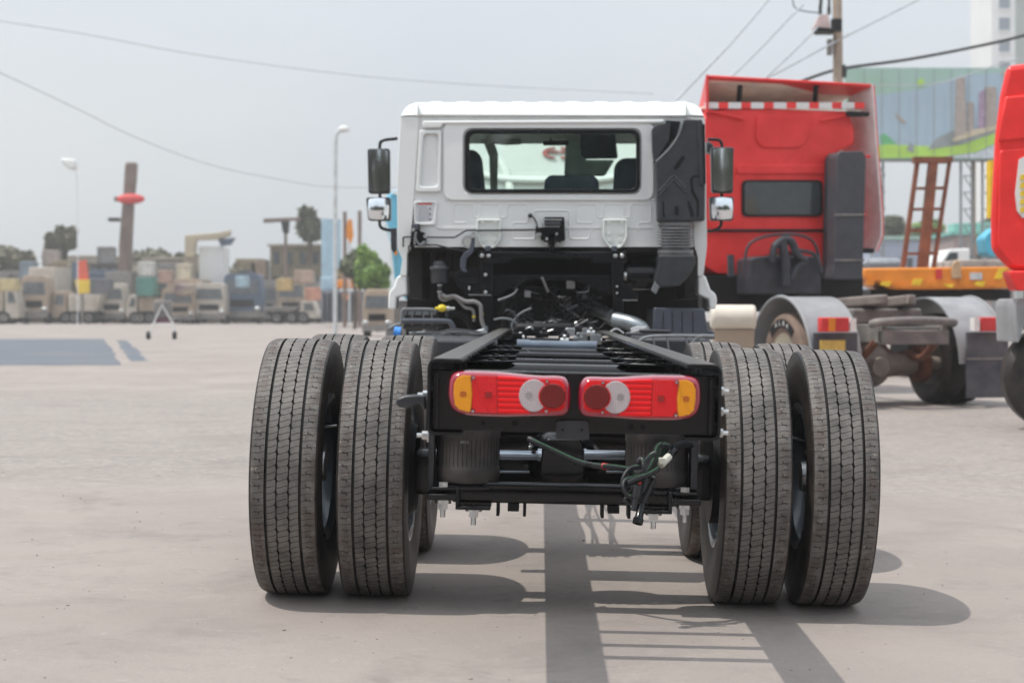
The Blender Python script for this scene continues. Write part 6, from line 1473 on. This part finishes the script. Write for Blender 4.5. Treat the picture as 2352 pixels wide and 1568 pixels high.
# ---- tower block behind
D = 320
A = P(2278, -160, D); C_ = P(2332, 700, D)
r = root('tower_block', ((A.x+C_.x)/2, D, 0), 'tall white tower block with square dark windows at the top right', 'building')
b = B(); b.box(A.x, C_.x, D, D+16, 0, A.z); wl = part('wall', b, twhite, r)
b = B(); b.box(C_.x+.1, C_.x+9, D+3, D+20, 0, A.z+2); part('grey_wing', b, tgrey, r)
step = 50/F*D
for k in range(14):
    z = P(0, 6-50*2+50*k, D).z
    b = B(); x = P(2307, 0, D).x; b.box(x-1.0, x+1.0, D-.1, D+.05, z-1.15, z+1.15); wv = part('window', b, gwin, wl)
    b = B(); b.box(x-1.2, x+1.2, D-.3, D-.11, z-1.45, z-1.2); part('sill', b, twhite, wv)
    b = B(); x = C_.x+5; b.box(x-1.2, x+1.2, D+2.9, D+3.05, z-1.4, z+1.4); part('window', b, gwin, wl)

# ---- utility pole with transformer and the overhead cables
D = 40
r = root('utility_pole', (P(1924, 0, D).x, D, 0), 'tall brown utility pole with a transformer bracket above the red tractor', 'pole')
b = B(); b.cyl((P(1930, 0, D).x, D, 0), P(1922, -160, D), .15, .10, 14); part('pole', b, poleM, r)
b = B(); b.cyl(P(1921, 45, D-.3), P(1921, 72, D-.3), .13, seg=12); part('collar', b, dark, r)
b = WP([(1872, 62), (1918, 66), (1918, 74), (1878, 74)], D-.25, D+.2); part('shelf', b, dark, r)
b = WP(rp2([(1868, 66), (1882, 36), (1902, 32), (1908, 66)], 6), D-.2, D+.15); part('transformer', b, mk('pinkish_white_enamel', (.60, .46, .44), .4), r)
for x in (1884, 1904):
    b = B(); b.lathe([(.02, 0), (.05, .02), (.03, .06), (.05, .09), (.03, .13), (.05, .16), (.02, .2)], P(x, 34, D), 'Z', 12); part('insulator', b, dark, r)
b = B(); b.tube([P(1884, 20, D), P(1886, 0, D), P(1884, -60, D)], .04, 8); b.tube([P(1904, 20, D), P(1906, -60, D)], .03, 8); part('riser_cable', b, wire, r)
b = B(); W(b, 1902, 90, 1912, 125, D-.2, D); part('junction_box', b, dustgrey, r)
b = B(); b.tube([P(1820, 0, D), P(1826, 18, D), P(1845, 26, D), P(1880, 30, D)], .015, 6, smooth=4); part('loop_wire', b, wire, r)
b = B(); b.tube([P(1932, 152, D), P(1936, 162, D), P(1934, 178, D)], .10, 8); part('splice_box', b, wire, r)
def cable(pts, D0, D1, r_, label, m=wire):
    n = len(pts); L = [P(x, y, D0+(D1-D0)*k/(n-1)) for k, (x, y) in enumerate(pts)]
    b = B(); b.tube(L, r_, 6, smooth=8); c = sum(L, Vector())/n
    solo('overhead_cable', b, m, L[0], label, 'cable', group='overhead cables')
hz = mk('hazy_grey_cable', (.40, .42, .44), .7)
cable([(-60, 40), (200, 80), (450, 126), (800, 172), (1100, 196), (1500, 216)], 52, 60, .013, 'long thin cable crossing the upper left sky into the cab roof', hz)
cable([(-40, 150), (60, 195), (180, 252), (310, 315), (480, 378), (640, 412), (770, 430), (1000, 428)], 56, 72, .015, 'lower sagging cable on the left running to the street lamp', hz)
cable([(1800, -40), (1765, 0), (1680, 98), (1560, 224), (1500, 290)], 38, 30, .024, 'leftmost slanting cable above the white cab', hz)
cable([(1845, 12), (1820, 35), (1740, 118), (1685, 172), (1600, 260)], 40, 34, .024, 'slanting cable starting at the loop left of the transformer', hz)
cable([(1880, 60), (1850, 92), (1770, 168), (1690, 240)], 40, 34, .024, 'slanting cable dropping from the transformer shelf', hz)
cable([(2140, -20), (2100, 5), (1935, 88), (1800, 160), (1720, 200)], 44, 36, .020, 'faint thin cable passing behind the utility pole from the top', hz)
cable([(2480, 40), (2352, 82), (2220, 112), (2080, 138), (1935, 158), (1860, 180), (1780, 210)], 42, 40, .040, 'thick dark cable running right from the splice box on the pole')
cable([(2440, 110), (2290, 150), (2150, 192), (2000, 196), (1900, 190)], 52, 44, .018, 'thin low cable in front of the billboard top', hz)

# ---- warehouse and trees added behind the photographer to darken mirrors and black paint
r = root('added_warehouse', (0, -45, 0), 'long grey warehouse behind the photographer, added to darken reflections', 'building')
b = B(); b.box(-40, 45, -60, -45, 0, 7); part('wall', b, dustgrey, r)
b = B(); b.box(-41, 46, -61, -44.5, 7, 7.6); part('roof', b, grey, r)
for k in range(7): b = B(); b.box(-34+k*11, -28+k*11, -44.9, -44.98+.03, 0, 4.5); part('added_roller_door', b, dblue if k % 2 else wpaint, r)

for i in range(9):
    x = -30+i*7.5; h_ = 11+(i*37 % 5)
    base = (x, -30-(i % 3)*3, 0); r = root('yard_tree', base, 'dark tree %s behind the photographer, added to darken reflections' % ['first', 'second', 'third', 'fourth', 'fifth', 'sixth', 'seventh', 'eighth', 'ninth'][i], 'tree', group='trees added behind the photographer')  # added trees, here only to darken reflections
    b = B(); leaves(b, (x, base[1], h_*.55), (4.6, 3, h_*.5), 3500, .55, 80+i); part('crown', b, leaf_d, r)
    b = B(); b.tube([(x, base[1], -.1), (x, base[1], h_*.7)], .25, 8); part('trunk', b, bark, r)

# light summer haze over the whole yard
hm = bpy.data.materials.new('summer_haze'); hm.use_nodes = True; n = hm.node_tree; n.nodes.clear()
o_ = n.nodes.new('ShaderNodeOutputMaterial'); v_ = n.nodes.new('ShaderNodeVolumePrincipled'); v_.inputs['Color'].default_value = (.92, .91, .90, 1); v_.inputs['Density'].default_value = .0012
n.links.new(v_.outputs[0], o_.inputs['Volume'])
b = B(); b.box(-510, 510, -160, 610, -1.2, 72); solo('haze', b, hm, (0, 0, 0), kind='stuff')
